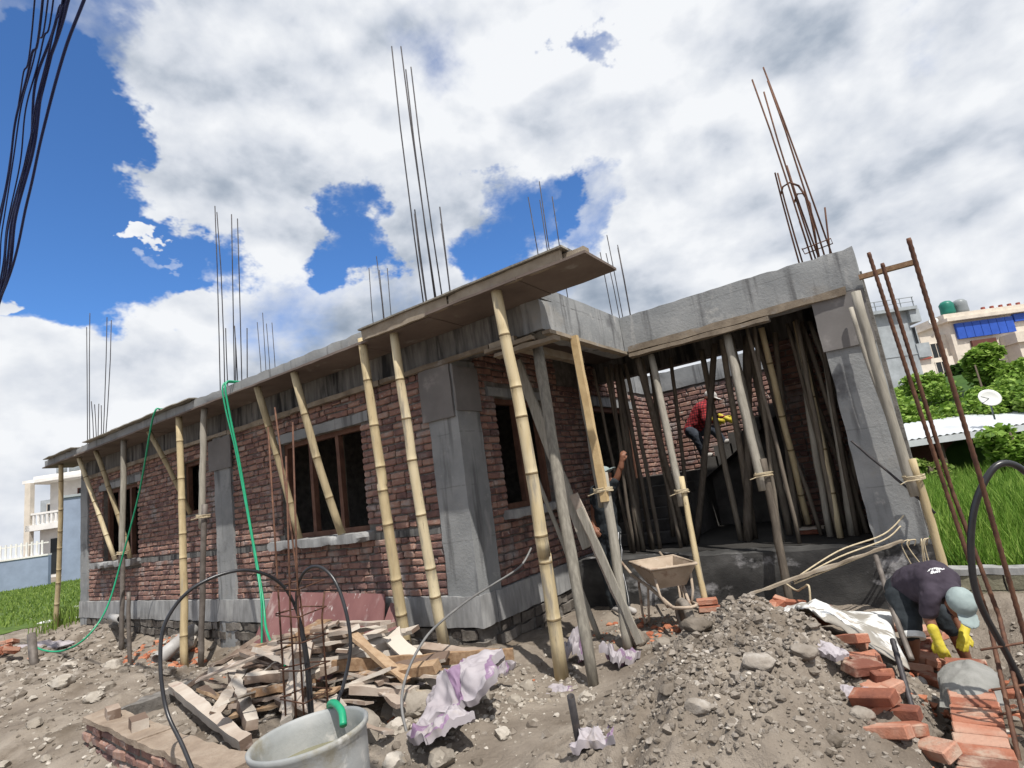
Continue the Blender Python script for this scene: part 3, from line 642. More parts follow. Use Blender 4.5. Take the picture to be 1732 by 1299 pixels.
for (x0, tz) in ((-10.2, 6.9), (-5.3, 6.85), (-.6, 6.68)): grp(x0, 4.0, [(-.18, -.1, x0-.2, tz), (-.05, .1, x0-.06, tz-.05), (.08, -.1, x0+.1, tz+.2), (.2, .1, x0+.22, tz-.1)], .010)
grp(.12, 5.3, [(-.15, -.1, -.06, 5.6), (-.10, .1, -.02, 5.62), (.05, -.1, .15, 5.9), (.12, .1, .26, 5.7), (.16, 0, .29, 5.6)], .010)
grp(3.82, 2.2, [(-.19, 0, 3.61, 4.41), (-.16, .08, 3.63, 4.43), (-.05, -.08, 3.62, 5.66), (-.02, .08, 3.70, 5.53), (.08, -.08, 3.78, 5.55), (.15, .08, 3.76, 5.85), (.02, 0, 3.75, 4.44), (-.06, .1, 3.73, 3.75), (.13, -.06, 4.02, 3.75)], .010, 'rust')
part('rebar', M['rust'], lambda mb: mb.tube([(3.84, 2.15, 3.15), (3.86, 2.15, 3.7), (3.86, 2.15, 3.98), (3.82, 2.15, 4.12), (3.74, 2.15, 4.2), (3.66, 2.15, 4.18), (3.62, 2.15, 4.1)], .012, 6), None, True)
part('rebar', M['rust'], lambda mb: mb.tube([(3.82, 2.25, 3.15), (3.86, 2.25, 3.6), (3.88, 2.25, 3.9), (3.84, 2.25, 4.05), (3.78, 2.25, 4.07), (3.73, 2.25, 3.98)], .012, 6), None, True)
part('stirrup', M['rust'], lambda mb: mb.tube([(3.70, 2.1, 3.34), (4.0, 2.1, 3.36), (4.0, 2.3, 3.36), (3.70, 2.3, 3.34), (3.70, 2.1, 3.35)], .007, 5), None, True)

# ------------------------------------------------------------------ props under the slab
def bamboo_pts(a, b, r0, r1, node=.46, bow=.045):
    a = Vector(a); b = Vector(b); L_ = (b-a).length; n = max(3, int(L_/node)); s = Vector((random.uniform(-1, 1), random.uniform(-1, 1), 0))*bow
    P = []; Rr = []
    for i in range(n+1):
        t = (i+random.uniform(-.3, .3)*(0 < i < n))/n; jit = Vector((random.uniform(-.006, .006), random.uniform(-.006, .006), 0))*(0 < i < n)
        for dt, k in ((-.14*1/n, .985), (-.011/L_, 1.0), (-.004/L_, 1.055), (.004/L_, 1.055), (.011/L_, 1.0), (.14/n, .985), (.4/n, .98)) if 0 < i < n else ((0, 1.0),):
            tt = t+dt; P.append(lerp(a, b, tt)+s*math.sin(math.pi*tt)+jit); Rr.append((r0+(r1-r0)*tt)*k)
    return P, Rr
def straight_pts(a, b, r0, r1, bow=.02, n=9):
    a = Vector(a); b = Vector(b); s = Vector((random.uniform(-1, 1), random.uniform(-1, 1), 0))*bow; P = []; Rr = []
    for i in range(n+1):
        t = i/n; P.append(lerp(a, b, t)+s*math.sin(math.pi*t)+Vector((random.uniform(-1, 1), random.uniform(-1, 1), 0))*.006); Rr.append((r0+(r1-r0)*t)*random.uniform(.93, 1.07))
    return P, Rr
def prop(name, a, b, r0, r1, mat, label, bamboo=True, group='props holding up the roof formwork', cat='prop'):
    mb = MB(); P, Rr = bamboo_pts(a, b, r0, r1) if bamboo else straight_pts(a, b, r0, r1)
    mb.tube(P, Rr, 10); o = mb.build(name, M[mat], None, True, origin=b)
    if bamboo:
        o.data.materials.append(M['bamnode']); k = 0; idx = [0]*len(o.data.polygons)
        for i in range(1, len(P)):
            if (P[i]-P[i-1]).length < .0095:
                for q in range(10): idx[(i-1)*10+q] = 1
        o.data.polygons.foreach_set('material_index', idx)
    return tag(o, label, cat, group)
def tie(parent, c, d, r, n=4, mat='rope'):
    mb = MB(); d = Vector(d).normalized(); u = d.orthogonal().normalized(); w = d.cross(u); P = []
    for i in range(n*10+1):
        t = i/10; a = 2*math.pi*t; P.append(Vector(c)+(u*math.cos(a)+w*math.sin(a))*r*random.uniform(1.0, 1.15)+d*((t-n/2)*.012))
    P.append(P[-1]+u*.08+d*.02); mb.tube(P, .006, 5); return mb.build('rope_tie', M[mat], parent, True)
def spliced(name, a, c, b, ra, rb, ma, mb_, label, bam=(True, True)):
    e = empty(name, b, label, 'prop', 'props holding up the roof formwork'); a = Vector(a); b = Vector(b); c = Vector(c); off = Vector((ra+rb*.6, 0, 0))
    d1 = (c-a).normalized(); d2 = (b-c).normalized()
    for (p, q, r, mt, bm) in ((a, c+d1*.18, ra, ma, bam[0]), (c-d2*.18+off, b, rb, mb_, bam[1])):
        m_ = MB(); P, Rr = bamboo_pts(p, q, r, r*1.05) if bm else straight_pts(p, q, r, r*1.05, .01); m_.tube(P, Rr, 10); m_.build('pole', M[mt], e, True)
    tie(e, c+off*.5, d1, ra+rb); return e
def G(x, y, d=-.03): return (x, y, gz(x, y)+d)
prop('bamboo_prop', (-11.15, -.5, 3.03), G(-12.2, -.25), .045, .05, 'bamboo', 'greyish bamboo prop outside the far left corner of the slab, by the grass')
prop('bamboo_prop', (-10.1, -.5, 3.02), (-9.38, -.10, .82), .045, .045, 'bamboo', 'slanting bamboo prop standing on the left end of the leftmost window sill')
prop('bamboo_prop', (-9.2, -.5, 3.03), (-8.66, -.10, .82), .045, .045, 'oldbam', 'slanting bamboo prop standing on the right end of the leftmost window sill')
spliced('spliced_prop', (-7.85, -.5, 3.04), (-7.85, -.55, .95), G(-7.75, -.6), .05, .038, 'greybam', 'pole_steel', 'upright prop before the leftmost window, grey pole above and rusty post below', (False, False))
prop('steel_post', (-5.85, -1.2, .38), G(-5.81, -1.2, -.08), .028, .03, 'pole_steel', 'short thin rusty post standing free in the soil left of the pale bamboo', False, 'loose posts in the ground', 'post')
prop('bamboo_prop', (-6.85, -.48, 3.03), (-6.42, -.0, 1.47), .045, .042, 'oldbam', 'slanting bamboo prop jammed into the small square window')
prop('bamboo_prop', (-5.55, -.55, 3.04), G(-5.26, -.7), .052, .058, 'bamboo', 'upright pale bamboo prop between the small window and the middle column')
spliced('spliced_prop', (-4.82, -.5, 3.04), (-4.9, -.55, 1.35), G(-4.98, -.6), .05, .042, 'greybam', 'pole_steel', 'upright grey prop just before the middle column with a steel lower half', (False, False))
prop('bamboo_prop', (-3.2, -.55, 3.04), (-3.06, -.12, .83), .05, .05, 'oldbam', 'slanting weathered bamboo prop on the left part of the big window sill')
prop('bamboo_prop', (-2.3, -.55, 3.04), (-2.12, -.12, .83), .052, .052, 'oldbam', 'slanting weathered bamboo prop on the middle of the big window sill')
prop('bamboo_prop', (-.86, -.58, 3.12), G(-.96, -.24), .050, .068, 'bamboo', 'thick pale bamboo prop beside the right edge of the big window')
prop('bamboo_prop', (-.33, -.56, 3.04), G(-.36, -.24), .050, .064, 'bamboo', 'thick pale bamboo prop just left of the corner column')
prop('bamboo_prop', (1.20, -.60, 3.08), G(1.18, -.38), .056, .068, 'bamboo', 'thickest pale bamboo prop, right of the corner column, reaching the plywood overhang')
prop('timber_prop', (1.12, .18, 2.62), G(1.6, -.55), .062, .05, 'greybam', 'grey round timber prop under the cantilevered beam corner, its foot by the sacks', False)
spliced('spliced_prop', (1.36, .62, 2.66), (1.43, .5, .95), G(1.55, .3), .045, .05, 'greybam', 'greybam', 'grey prop with a pale sawn batten tied along its upper half', (False, False))
mb = MB(); fr = frame((1.42, .50, 2.68), Vector((1.50, .44, .82))-Vector((1.42, .50, 2.68)), (0, -1, 0)); mb.rbox((0, -.04, -.03), (1.85, .04, .03), seg=.15, amp=.004, M=fr)
tag(mb.build('sawn_batten', M['paletimber']), 'pale yellow sawn batten tied to the grey prop under the cantilever', 'batten')
def plank(a, b, w, t, mat, name='plank', up_=(0, 0, 1), amp=.004, label=None, group=None, cat='plank', chip=.02):
    a = Vector(a); b = Vector(b); fr = frame(a, b-a, up_); mb = MB()
    mb.rbox((0, -w/2, -t/2), ((b-a).length, w/2, t/2), seg=max(.06, min(w, .15)), amp=amp, M=fr, chip=chip); o = mb.build(name, M[mat]); return tag(o, label, cat, group)
plank((.53, .62, 2.62), (1.22, .42, .38), .13, .035, 'greybam', up_=(0, -1, 0), label='wide grey plank slanting under the cantilever across the side window')
plank((1.16, .40, .95), (1.62, .36, -.5), .10, .03, 'oldplank', up_=(0, -1, 0), label='grey split plank leaning on the spliced prop, upper of the pair')
plank((1.24, .33, .80), (1.70, .28, -.52), .08, .03, 'greybam', up_=(0, -1, 0), label='grey split plank leaning on the spliced prop, lower of the pair')
prop('thin_pole', (.64, .5, 1.24), G(1.09, .62), .022, .03, 'greybam', 'thin grey pole leaning below the side window beside the corner', False, None, 'pole')
# props standing in the porch
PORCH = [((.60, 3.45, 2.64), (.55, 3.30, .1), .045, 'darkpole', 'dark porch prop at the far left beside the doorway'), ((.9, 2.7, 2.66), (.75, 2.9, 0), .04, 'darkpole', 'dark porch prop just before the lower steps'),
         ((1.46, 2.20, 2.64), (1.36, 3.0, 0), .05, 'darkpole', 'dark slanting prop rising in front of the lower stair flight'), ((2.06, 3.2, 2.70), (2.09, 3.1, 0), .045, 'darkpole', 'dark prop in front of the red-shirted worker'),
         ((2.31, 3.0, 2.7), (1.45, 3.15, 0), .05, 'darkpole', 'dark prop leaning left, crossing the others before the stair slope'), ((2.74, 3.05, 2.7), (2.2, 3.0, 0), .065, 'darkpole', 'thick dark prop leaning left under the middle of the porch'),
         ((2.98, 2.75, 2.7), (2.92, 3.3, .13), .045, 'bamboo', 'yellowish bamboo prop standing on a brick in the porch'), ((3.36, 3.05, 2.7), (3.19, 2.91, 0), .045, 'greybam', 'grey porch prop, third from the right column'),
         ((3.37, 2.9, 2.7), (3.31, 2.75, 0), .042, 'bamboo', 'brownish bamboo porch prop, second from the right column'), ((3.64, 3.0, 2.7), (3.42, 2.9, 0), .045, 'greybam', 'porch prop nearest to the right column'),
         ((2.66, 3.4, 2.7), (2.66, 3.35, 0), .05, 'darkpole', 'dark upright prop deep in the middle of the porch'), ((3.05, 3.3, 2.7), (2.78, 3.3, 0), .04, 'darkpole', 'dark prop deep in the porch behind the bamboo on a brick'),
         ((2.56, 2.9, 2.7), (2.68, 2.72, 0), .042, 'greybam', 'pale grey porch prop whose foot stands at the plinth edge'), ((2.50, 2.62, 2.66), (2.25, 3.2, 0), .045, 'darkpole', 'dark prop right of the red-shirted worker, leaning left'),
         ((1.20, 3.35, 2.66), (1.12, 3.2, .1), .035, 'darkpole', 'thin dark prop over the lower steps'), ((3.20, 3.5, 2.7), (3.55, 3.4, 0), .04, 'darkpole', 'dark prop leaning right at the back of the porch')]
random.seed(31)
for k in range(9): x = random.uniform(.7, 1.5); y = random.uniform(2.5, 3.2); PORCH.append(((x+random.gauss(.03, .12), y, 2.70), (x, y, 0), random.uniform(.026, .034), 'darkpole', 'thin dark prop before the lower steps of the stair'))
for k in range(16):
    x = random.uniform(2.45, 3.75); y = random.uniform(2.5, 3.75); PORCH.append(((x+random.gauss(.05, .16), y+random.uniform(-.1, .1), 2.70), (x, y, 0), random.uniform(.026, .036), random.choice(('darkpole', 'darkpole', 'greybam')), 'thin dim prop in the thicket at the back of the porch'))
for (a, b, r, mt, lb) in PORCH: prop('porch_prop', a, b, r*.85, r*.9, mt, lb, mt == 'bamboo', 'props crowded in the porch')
spliced('spliced_prop', (1.66, 2.18, 2.60), (1.76, 1.98, .78), G(1.91, 1.72), .045, .036, 'greybam', 'bamboo', 'long spliced prop at the porch front, its thin foot behind the wheelbarrow', (False, False))
spliced('spliced_prop', (2.68, 2.15, 2.60), (2.74, 1.98, .86), G(2.80, 1.78), .05, .042, 'greybam', 'darkpole', 'spliced prop at the porch front standing before the dark plinth', (False, False))
spliced('spliced_prop', (4.10, 1.80, 2.62), (4.14, 1.85, .66), (4.22, 1.9, -.62), .046, .038, 'greybam', 'bamboo', 'grey spliced pole leaning on the right-hand column over the field edge', (False, False))
prop('thin_pole', (4.02, 1.95, 2.5), (4.16, 1.88, .6), .022, .022, 'greybam', 'thin rod running beside the pole at the right-hand column', False, None, 'pole')
prop('steel_rod', (3.72, 1.9, 1.1), (4.27, 1.86, .30), .012, .012, 'steel', 'thin steel rod slanting across the right-hand column', False, None, 'rod')
# dark props inside the rooms, seen through the windows
for k, (x, y, dx) in enumerate(((-9.7, .9, .1), (-8.9, 1.3, -.1), (-3.2, .8, .05), (-2.6, 1.2, .12), (-2.15, .7, -.05), (-1.9, 1.5, .1))):
    prop('room_prop', (x+dx, y, 3.04), (x, y, 0), .05, .05, 'greybam', ('dim prop inside the room behind the leftmost window', 'dim prop inside the room behind the big window')[k > 1], False, ('props in the left room', 'props in the middle room')[k > 1])
# brick under the yellow prop and a loose pad
mb = MB(); v, f = cbrick(.23, .11, .06); mb.add([(x+2.92, y+3.28, z+.03) for x, y, z in v], f); mb.add([], []); tag(mb.build('brick', M['newbrick']), 'lone brick pad under the yellowish porch prop', 'brick')
mb = MB(); mb.rbox((2.78, 3.2, .062), (3.1, 3.36, .088), seg=.08, amp=.004); tag(mb.build('pad_board', M['oldplank']), 'pale board lying on the brick under the yellowish porch prop', 'board')

# ------------------------------------------------------------------ green hose hanging from the roof
def cable(name, pts, r, mat, label, cat, group=None, n=8, sub=6):
    P = [Vector(p) for p in pts]; Q = []
    for i in range(len(P)-1):
        p0 = P[max(i-1, 0)]; p1 = P[i]; p2 = P[i+1]; p3 = P[min(i+2, len(P)-1)]
        for k in range(sub):
            t = k/sub; Q.append(.5*((2*p1)+(p2-p0)*t+(2*p0-5*p1+4*p2-p3)*t*t+(3*p1-p0-3*p2+p3)*t**3))
    Q.append(P[-1]); mb = MB(); mb.tube(Q, r, n); return tag(mb.build(name, M[mat], None, True), label, cat, group)
cable('garden_hose', [(-3.75, -.2, 3.23), (-3.72, -.55, 3.235), (-3.69, -.74, 3.18), (-3.66, -.73, 2.8), (-3.56, -.66, 2.0), (-3.36, -.66, 1.1), (-3.0, -.75, .2), (-2.6, -.95, -.2), (-1.2, -1.6, -.32), (-.5, -1.85, -.35)], .015, 'green', 'bright green hose hanging down past the middle of the facade', 'hose')
cable('garden_hose', [(-3.80, -.2, 3.23), (-3.78, -.55, 3.235), (-3.75, -.75, 3.17), (-3.72, -.74, 2.8), (-3.62, -.68, 2.2), (-3.45, -.66, 1.4), (-3.2, -.7, .6), (-2.95, -.80, .1), (-2.85, -.9, -.6)], .012, 'green', 'thinner green line beside the hanging hose at the facade middle', 'hose')
cable('garden_hose', [(-5.85, -.3, 3.25), (-5.88, -.66, 3.24), (-5.95, -.78, 3.1), (-6.9, -.62, 1.97), (-7.47, -.7, .81), (-7.54, -.9, .06), (-7.5, -1.2, -.32), (-7.85, -1.4, -.48), (-8.3, -1.55, -.45), (-8.7, -1.65, -.30)], .015, 'green', 'green hose falling from the roof across the leftmost window to the soil', 'hose')

# ------------------------------------------------------------------ foreground: drum, cage, pipes, planter, planks
# open-topped drum of water
c = Vector((1.16, -2.93, -.66)); rr = .31
e = empty('water_drum', c, 'wide grey open-topped drum of murky water in the foreground', 'drum')
tilt = Euler((R(3), R(-3), 0)).to_matrix().to_4x4()
mb = MB(); mb.lathe([(.0, .01), (rr*.82, .0), (rr*.88, .04), (rr*.94, .25), (rr*.99, .45), (rr*1.0, .52), (rr*1.05, .545), (rr*1.06, .565), (rr*1.02, .575), (rr*.97, .56), (rr*.95, .50), (rr*.90, .25), (rr*.85, .06), (0, .05)], c, 48, tilt); mb.build('shell', M['drum'], e, True)
mb = MB(); mb.lathe([(.0, .40), (rr*.60, .40), (rr*.955, .40)], c, 40, tilt); mb.build('water', M['water'], e, True)
cable('green_pipe', [(.90, -2.64, -.13), (.95, -2.68, -.065), (1.04, -2.71, -.04), (1.14, -2.74, -.065), (1.20, -2.78, -.12)], .022, 'green', 'short bright green hose end hooked over the drum rim', 'hose', n=10)
# rebar column cage with stirrups
cg = Vector((.02, -2.22, 0)); e = empty('rebar_cage', (cg.x, cg.y, -.6), 'slender rusty rebar column cage with square stirrups standing behind the drum', 'rebar cage')
CB = [(-.13, -.10, -.06, 1.9), (.10, -.10, .06, 1.86), (.12, .10, .02, 1.70), (-.12, .10, -.13, 2.05)]
zt = [1.88, 1.86, .5, 2.1]
for k, (dx, dy, lx, _) in enumerate(CB):
    mb = MB(); mb.tube([(cg.x+dx, cg.y+dy, -.8), (cg.x+dx+lx*.1, cg.y+dy, .3), (cg.x+dx+lx+(.04 if k < 3 else -.1), cg.y+dy, zt[k])], .0075, 6); mb.build('bar', M['rust'], e, True)
mb = MB(); mb.tube([(cg.x, cg.y-.1, -.8), (cg.x+.01, cg.y-.1, .4), (cg.x+.08, cg.y-.1, 1.6)], .0075, 6); mb.build('bar', M['rust'], e, True)
for k in range(6):
    z = -.45+k*.205; t = random.uniform(-.02, .02); a, b = .15, .125
    P = [(cg.x-a, cg.y-b, z), (cg.x+a, cg.y-b, z+t), (cg.x+a, cg.y+b, z+.01), (cg.x-a, cg.y+b, z-t), (cg.x-a, cg.y-b, z+.012), (cg.x-a+.07, cg.y-b+.05, z+.02)]
    mb = MB(); mb.tube(P, .006, 5); mb.build('stirrup', M['rust'], e, True)
# black pipe looping out of the cage to both sides
cable('water_pipe', [(.05, -2.2, -.7), (.04, -2.2, 0), (.02, -2.28, .45), (.01, -2.45, .68), (-.06, -2.68, .775), (-.16, -2.95, .71), (-.24, -3.1, .52), (-.22, -3.15, .27), (-.12, -3.16, -.02), (.10, -3.16, -.22), (.42, -3.2, -.45), (.6, -3.25, -.66)], .0125, 'blackpipe', 'black plastic pipe arching left out of the rebar cage to the ground', 'pipe', n=10)
cable('water_pipe', [(.08, -2.24, -.7), (.07, -2.24, 0), (.06, -2.28, .45), (.2, -2.31, .66), (.38, -2.30, .72), (.54, -2.28, .62), (.65, -2.28, .40), (.70, -2.30, .15), (.68, -2.37, -.08), (.70, -2.45, -.2), (.72, -2.5, -.62)], .0125, 'blackpipe', 'black plastic pipe arching right out of the rebar cage towards the drum', 'pipe', n=10)
cable('water_pipe', [(.70, .12, .45), (.68, -.1, .30), (.5, -.35, .18), (.56, -.8, .14), (.58, -1.2, .06), (.58, -1.45, -.03), (.61, -1.7, -.2), (.71, -1.89, -.38), (.88, -1.99, -.62)], .011, 'dullpipe', 'thin grey pipe curving from the corner column down to the rubble', 'pipe', n=8)
# brick planter wall round the cage
PL = [(-2.5, -2.1), (-2.42, -2.76), (-1.05, -2.86), (.30, -2.92)]
e = empty('planter_wall', (-2.9, -2.6, -.9), 'low brick kerb wall with a dusty mortar top round the rebar cage', 'wall')
nb = 0
for i in range(1, 3):
    a = Vector((*PL[i], 0)); b = Vector((*PL[i+1], 0)); d = (b-a); L_ = d.length; d.normalize(); nrm = Vector((d.y, -d.x, 0)); rz = math.atan2(d.y, d.x)
    for kk, z in enumerate((-.84, -.75, -.66, -.57, -.48)):
        u = .02 - (kk % 2)*.10
        while u < L_-.1:
            l = random.choice(BL[:2]); p = a+d*(u+l/2)+nrm*(.055+random.uniform(-.008, .01)); o = bpy.data.objects.new('brick', VARM[(l, random.randrange(5))]); col.objects.link(o)
            o.parent = e; o.location = Vector((p.x, p.y, z)) - ORG[e.name]; o.rotation_euler = (random.uniform(-.04, .04), random.uniform(-.04, .04), rz+random.uniform(-.05, .05)); u += l+.022
mb = MB()
for i in range(1, 3):
    a = Vector((*PL[i], -.9)); b = Vector((*PL[i+1], -.9)); fr = frame(a, b-a); mb.rbox((0, -.085, 0), ((b-a).length+.02, .09, .46), seg=.06, amp=.010, M=fr, ns=6)
mb.build('core', M['mortar'], e)
for i in range(1, 3):
    a = Vector((*PL[i], -.435)); b = Vector((*PL[i+1], -.425)); fr = frame(a, b-a); mb = MB(); mb.rbox((-.04, -.12, -.01), ((b-a).length+.02, .12, .035), seg=.05, amp=.010, M=fr, ns=6, chip=.012)
    mb.build('mortar_top', dust if i > 1 else (dust := material('dusty_cement', [(.2, (.19, .14, .105)), (.5, (.31, .245, .19)), (.8, (.43, .36, .29))], 5, 8, rough=.95, bump=.8, bscale=40, bdist=.02)), e)
a = Vector((-2.50, -2.70, -.56)); b = Vector((-2.85, -1.60, -.60)); fr = frame(a, b-a); mb = MB(); mb.rbox((0, -.09, -.2), (1.1, .09, .10), seg=.06, amp=.02, M=fr, ns=5, chip=.06); mb.build('return_wall', M['mortar'], e)
# heaped scrap planks: (x0,y0,z0 -> x1,y1,z1, width, thickness)
HEAP = [((-2.55, -2.05, -.42), (-.15, -2.62, -.45), .10, .09, 'oldplank', 'long chunky cement-caked beam lying along the planter wall'), ((-1.95, -1.75, -.36), (-.45, -2.40, -.44), .10, .08, 'oldplank', 'chunky caked beam behind the longest one in the heap'),
        ((-1.75, -1.45, -.32), (-.10, -2.12, -.40), .12, .045, 'oldplank', None), ((-2.35, -1.75, -.30), (-1.3, -1.15, -.02), .09, .03, 'oldplank', None), ((-2.15, -2.0, -.36), (-.7, -1.35, .05), .08, .025, 'oldplank', 'thin pale slat sloping up to the right across the heap'),
        ((-1.6, -1.5, -.12), (-.2, -1.55, .06), .13, .04, 'oldplank', None), ((-1.8, -1.3, -.22), (-.1, -1.2, .0), .12, .04, 'oldplank', None), ((-.28, -1.55, .04), (.42, -1.55, -.34), .10, .035, 'timber', 'orange-brown board sloping down at the top of the heap'),
        ((-.05, -1.25, -.10), (.62, -1.35, -.42), .16, .03, 'oldplank', None), ((-.45, -1.9, .02), (-.32, -2.15, -.42), .20, .03, 'oldplank', 'wide pale board standing in the middle of the heap'), ((-.9, -1.55, -.05), (-1.5, -1.75, -.38), .10, .03, 'oldplank', None),
        ((-1.3, -1.35, -.3), (.3, -1.0, -.28), .10, .05, 'oldplank', None), ((.15, -1.1, -.22), (1.0, -.95, -.30), .11, .05, 'oldplank', None), ((-2.5, -1.5, -.45), (-1.4, -1.1, -.3), .12, .05, 'oldplank', None),
        ((-.6, -2.05, -.38), (.3, -2.15, -.42), .14, .07, 'oldplank', None), ((-1.9, -1.9, -.5), (-.7, -1.6, -.45), .14, .06, 'oldplank', None), ((-2.6, -1.9, -.5), (-2.1, -1.35, -.12), .10, .05, 'oldplank', 'stubby plank standing steeply at the left end of the heap'),
        ((-1.2, -1.0, -.3), (-.1, -.9, -.12), .12, .04, 'oldplank', None), ((.0, -1.75, -.36), (.55, -1.6, -.40), .16, .07, 'oldplank', None), ((-1.0, -1.2, .0), (.05, -1.4, .07), .12, .035, 'oldplank', 'broad pale plank on top of the heap beside the red plywood'), ((-1.25, -2.25, -.45), (-.5, -2.0, -.36), .08, .04, 'oldplank', None), ((-2.0, -1.6, -.2), (-1.1, -1.7, -.28), .07, .05, 'oldplank', None)]
def heap_label(a, b, w, t):
    x = (a[0]+b[0])/2; return '%s %s plank in the %s of the scrap heap' % ('chunky' if t > .045 else 'thin', 'long' if (Vector(b)-Vector(a)).length > .8 else 'short', 'left' if x < -1.3 else 'middle' if x < -.45 else 'right')
for (a, b, w, t, mt, lb) in HEAP:
    plank(a, b, w, t, mt, amp=.006, label=lb or heap_label(a, b, w, t), group='scrap timber heaped behind the drum', up_=(random.uniform(-.25, .25), random.uniform(-.25, .25), 1), chip=.03)
plank((-.35, -1.70, -.22), (1.05, -.88, -.30), .045, .10, 'timber', label='long orange-brown board lying from the heap to the sacks')
plank((-2.12, -2.76, -.35), (-1.95, -2.80, -.36), .10, .08, 'oldplank', label='short pale block lying on the planter wall top, left one', group='blocks on the planter wall', cat='block')
plank((-1.45, -2.82, -.35), (-1.28, -2.86, -.36), .12, .09, 'oldplank', label='short pale block lying on the planter wall top, right one', group='blocks on the planter wall', cat='block')
random.seed(23)
for k in range(74):
    x = random.uniform(-2.2, .35); y = random.uniform(-2.1, -1.0); z = -.48+.50*math.exp(-((x+.8)/.95)**2-((y+1.5)/.5)**2)*random.uniform(.5, 1.15); an = random.choice((random.gauss(-.5, .35), random.gauss(.6, .4))); l = random.uniform(.4, 1.35); dz = random.gauss(0, .12)
    d_ = Vector((math.cos(an), math.sin(an), dz))*l/2; w_ = random.choice((.07, .1, .12, .15)); t_ = random.choice((.025, .035, .05, .08)); plank(Vector((x, y, z))-d_, Vector((x, y, z))+d_, w_, t_, 'oldplank' if random.random() < .85 else 'timber', amp=.006,
        label=heap_label(Vector((x, y, z))-d_, Vector((x, y, z))+d_, w_, t_), group='scrap timber heaped behind the drum', up_=(random.uniform(-.4, .4), random.uniform(-.4, .4), 1), chip=.035)
# red plywood sheets leaning on the plinth
def sheet(bl, br, tr, tl, t, mat, label, name='plywood_sheet', cat='plywood'):
    bl, br, tr, tl = map(Vector, (bl, br, tr, tl)); nrm = (br-bl).cross(tl-bl).normalized()*t; n, m_ = 10, 6; v = []; f = []
    for s in (0, 1):
        for j in range(m_+1):
            for i in range(n+1):
                p = lerp(lerp(bl, br, i/n), lerp(tl, tr, i/n), j/m_)+nrm*s; p = p+nrm.normalized()*.012*math.sin(i/n*3.1)*math.sin(j/m_*3); v.append(p)
    o = (n+1)*(m_+1)
    for j in range(m_):
        for i in range(n):
            q = (j*(n+1)+i, j*(n+1)+i+1, (j+1)*(n+1)+i+1, (j+1)*(n+1)+i); f.append(q[::-1]); f.append(tuple(x+o for x in q))
    ring = [i for i in range(n)] + [(n+1)*j+n for j in range(m_)] + [(n+1)*m_+i for i in range(n, 0, -1)] + [(n+1)*j for j in range(m_, 0, -1)]
    for a, b in zip(ring, ring[1:]+ring[:1]): f.append((a, b, b+o, a+o))
    mb = MB(); mb.add(v, f); return tag(mb.build(name, M[mat]), label, cat)
sheet((-3.8, -.62, -.84), (-1.15, -.46, -.60), (-1.34, -.15, .06), (-3.72, -.15, .12), .018, 'redply', 'large red-brown plywood sheet leaning on the plinth behind the heap')
sheet((-1.18, -.60, -.58), (-.98, -.52, -.56), (-1.0, -.20, -.08), (-1.15, -.24, -.02), .018, 'redply', 'narrow red plywood offcut leaning right of the large red sheet')
sheet((-2.0, -.82, -.75), (-1.5, -.80, -.72), (-1.45, -.68, -.42), (-1.95, -.68, -.45), .018, 'redply', 'small red plywood offcut lying low before the large red sheet')
# grey plastic pipes
def pipe(a, b, r, label, mat='greypipe'):
    a = Vector(a); b = Vector(b); d = (b-a).normalized(); u = d.orthogonal().normalized(); w = d.cross(u); n = 20; v = []; f = []
    for (p, q) in ((a, r), (b, r), (b, r*.82), (a, r*.82)):
        for k in range(n): t = 2*math.pi*k/n; v.append(p+(u*math.cos(t)+w*math.sin(t))*q)
    for i in range(4):
        for k in range(n): f.append((i*n+k, i*n+(k+1) % n, ((i+1) % 4)*n+(k+1) % n, ((i+1) % 4)*n+k))
    mb = MB(); mb.add(v, f); return tag(mb.build('drain_pipe', M[mat], None, True), label, 'pipe')
pipe((-5.55, -.95, -.66), (-5.9, -.25, -.42), .10, 'thick grey drain pipe end lying before the middle column')
pipe((-7.9, -.55, -.20), (-9.6, -.1, -.30), .07, 'pale drain pipe sticking out of the soil at the plinth left')
pipe((-7.55, -1.85, -.72), (-7.95, -1.8, -.12), .06, 'short grey pipe standing upright in the soil at far left', 'pole_steel')
pipe((2.21, -1.85, -.72), (2.36, -2.12, -.10), .022, 'dark pipe stub standing in the sandy path in front', 'steel')
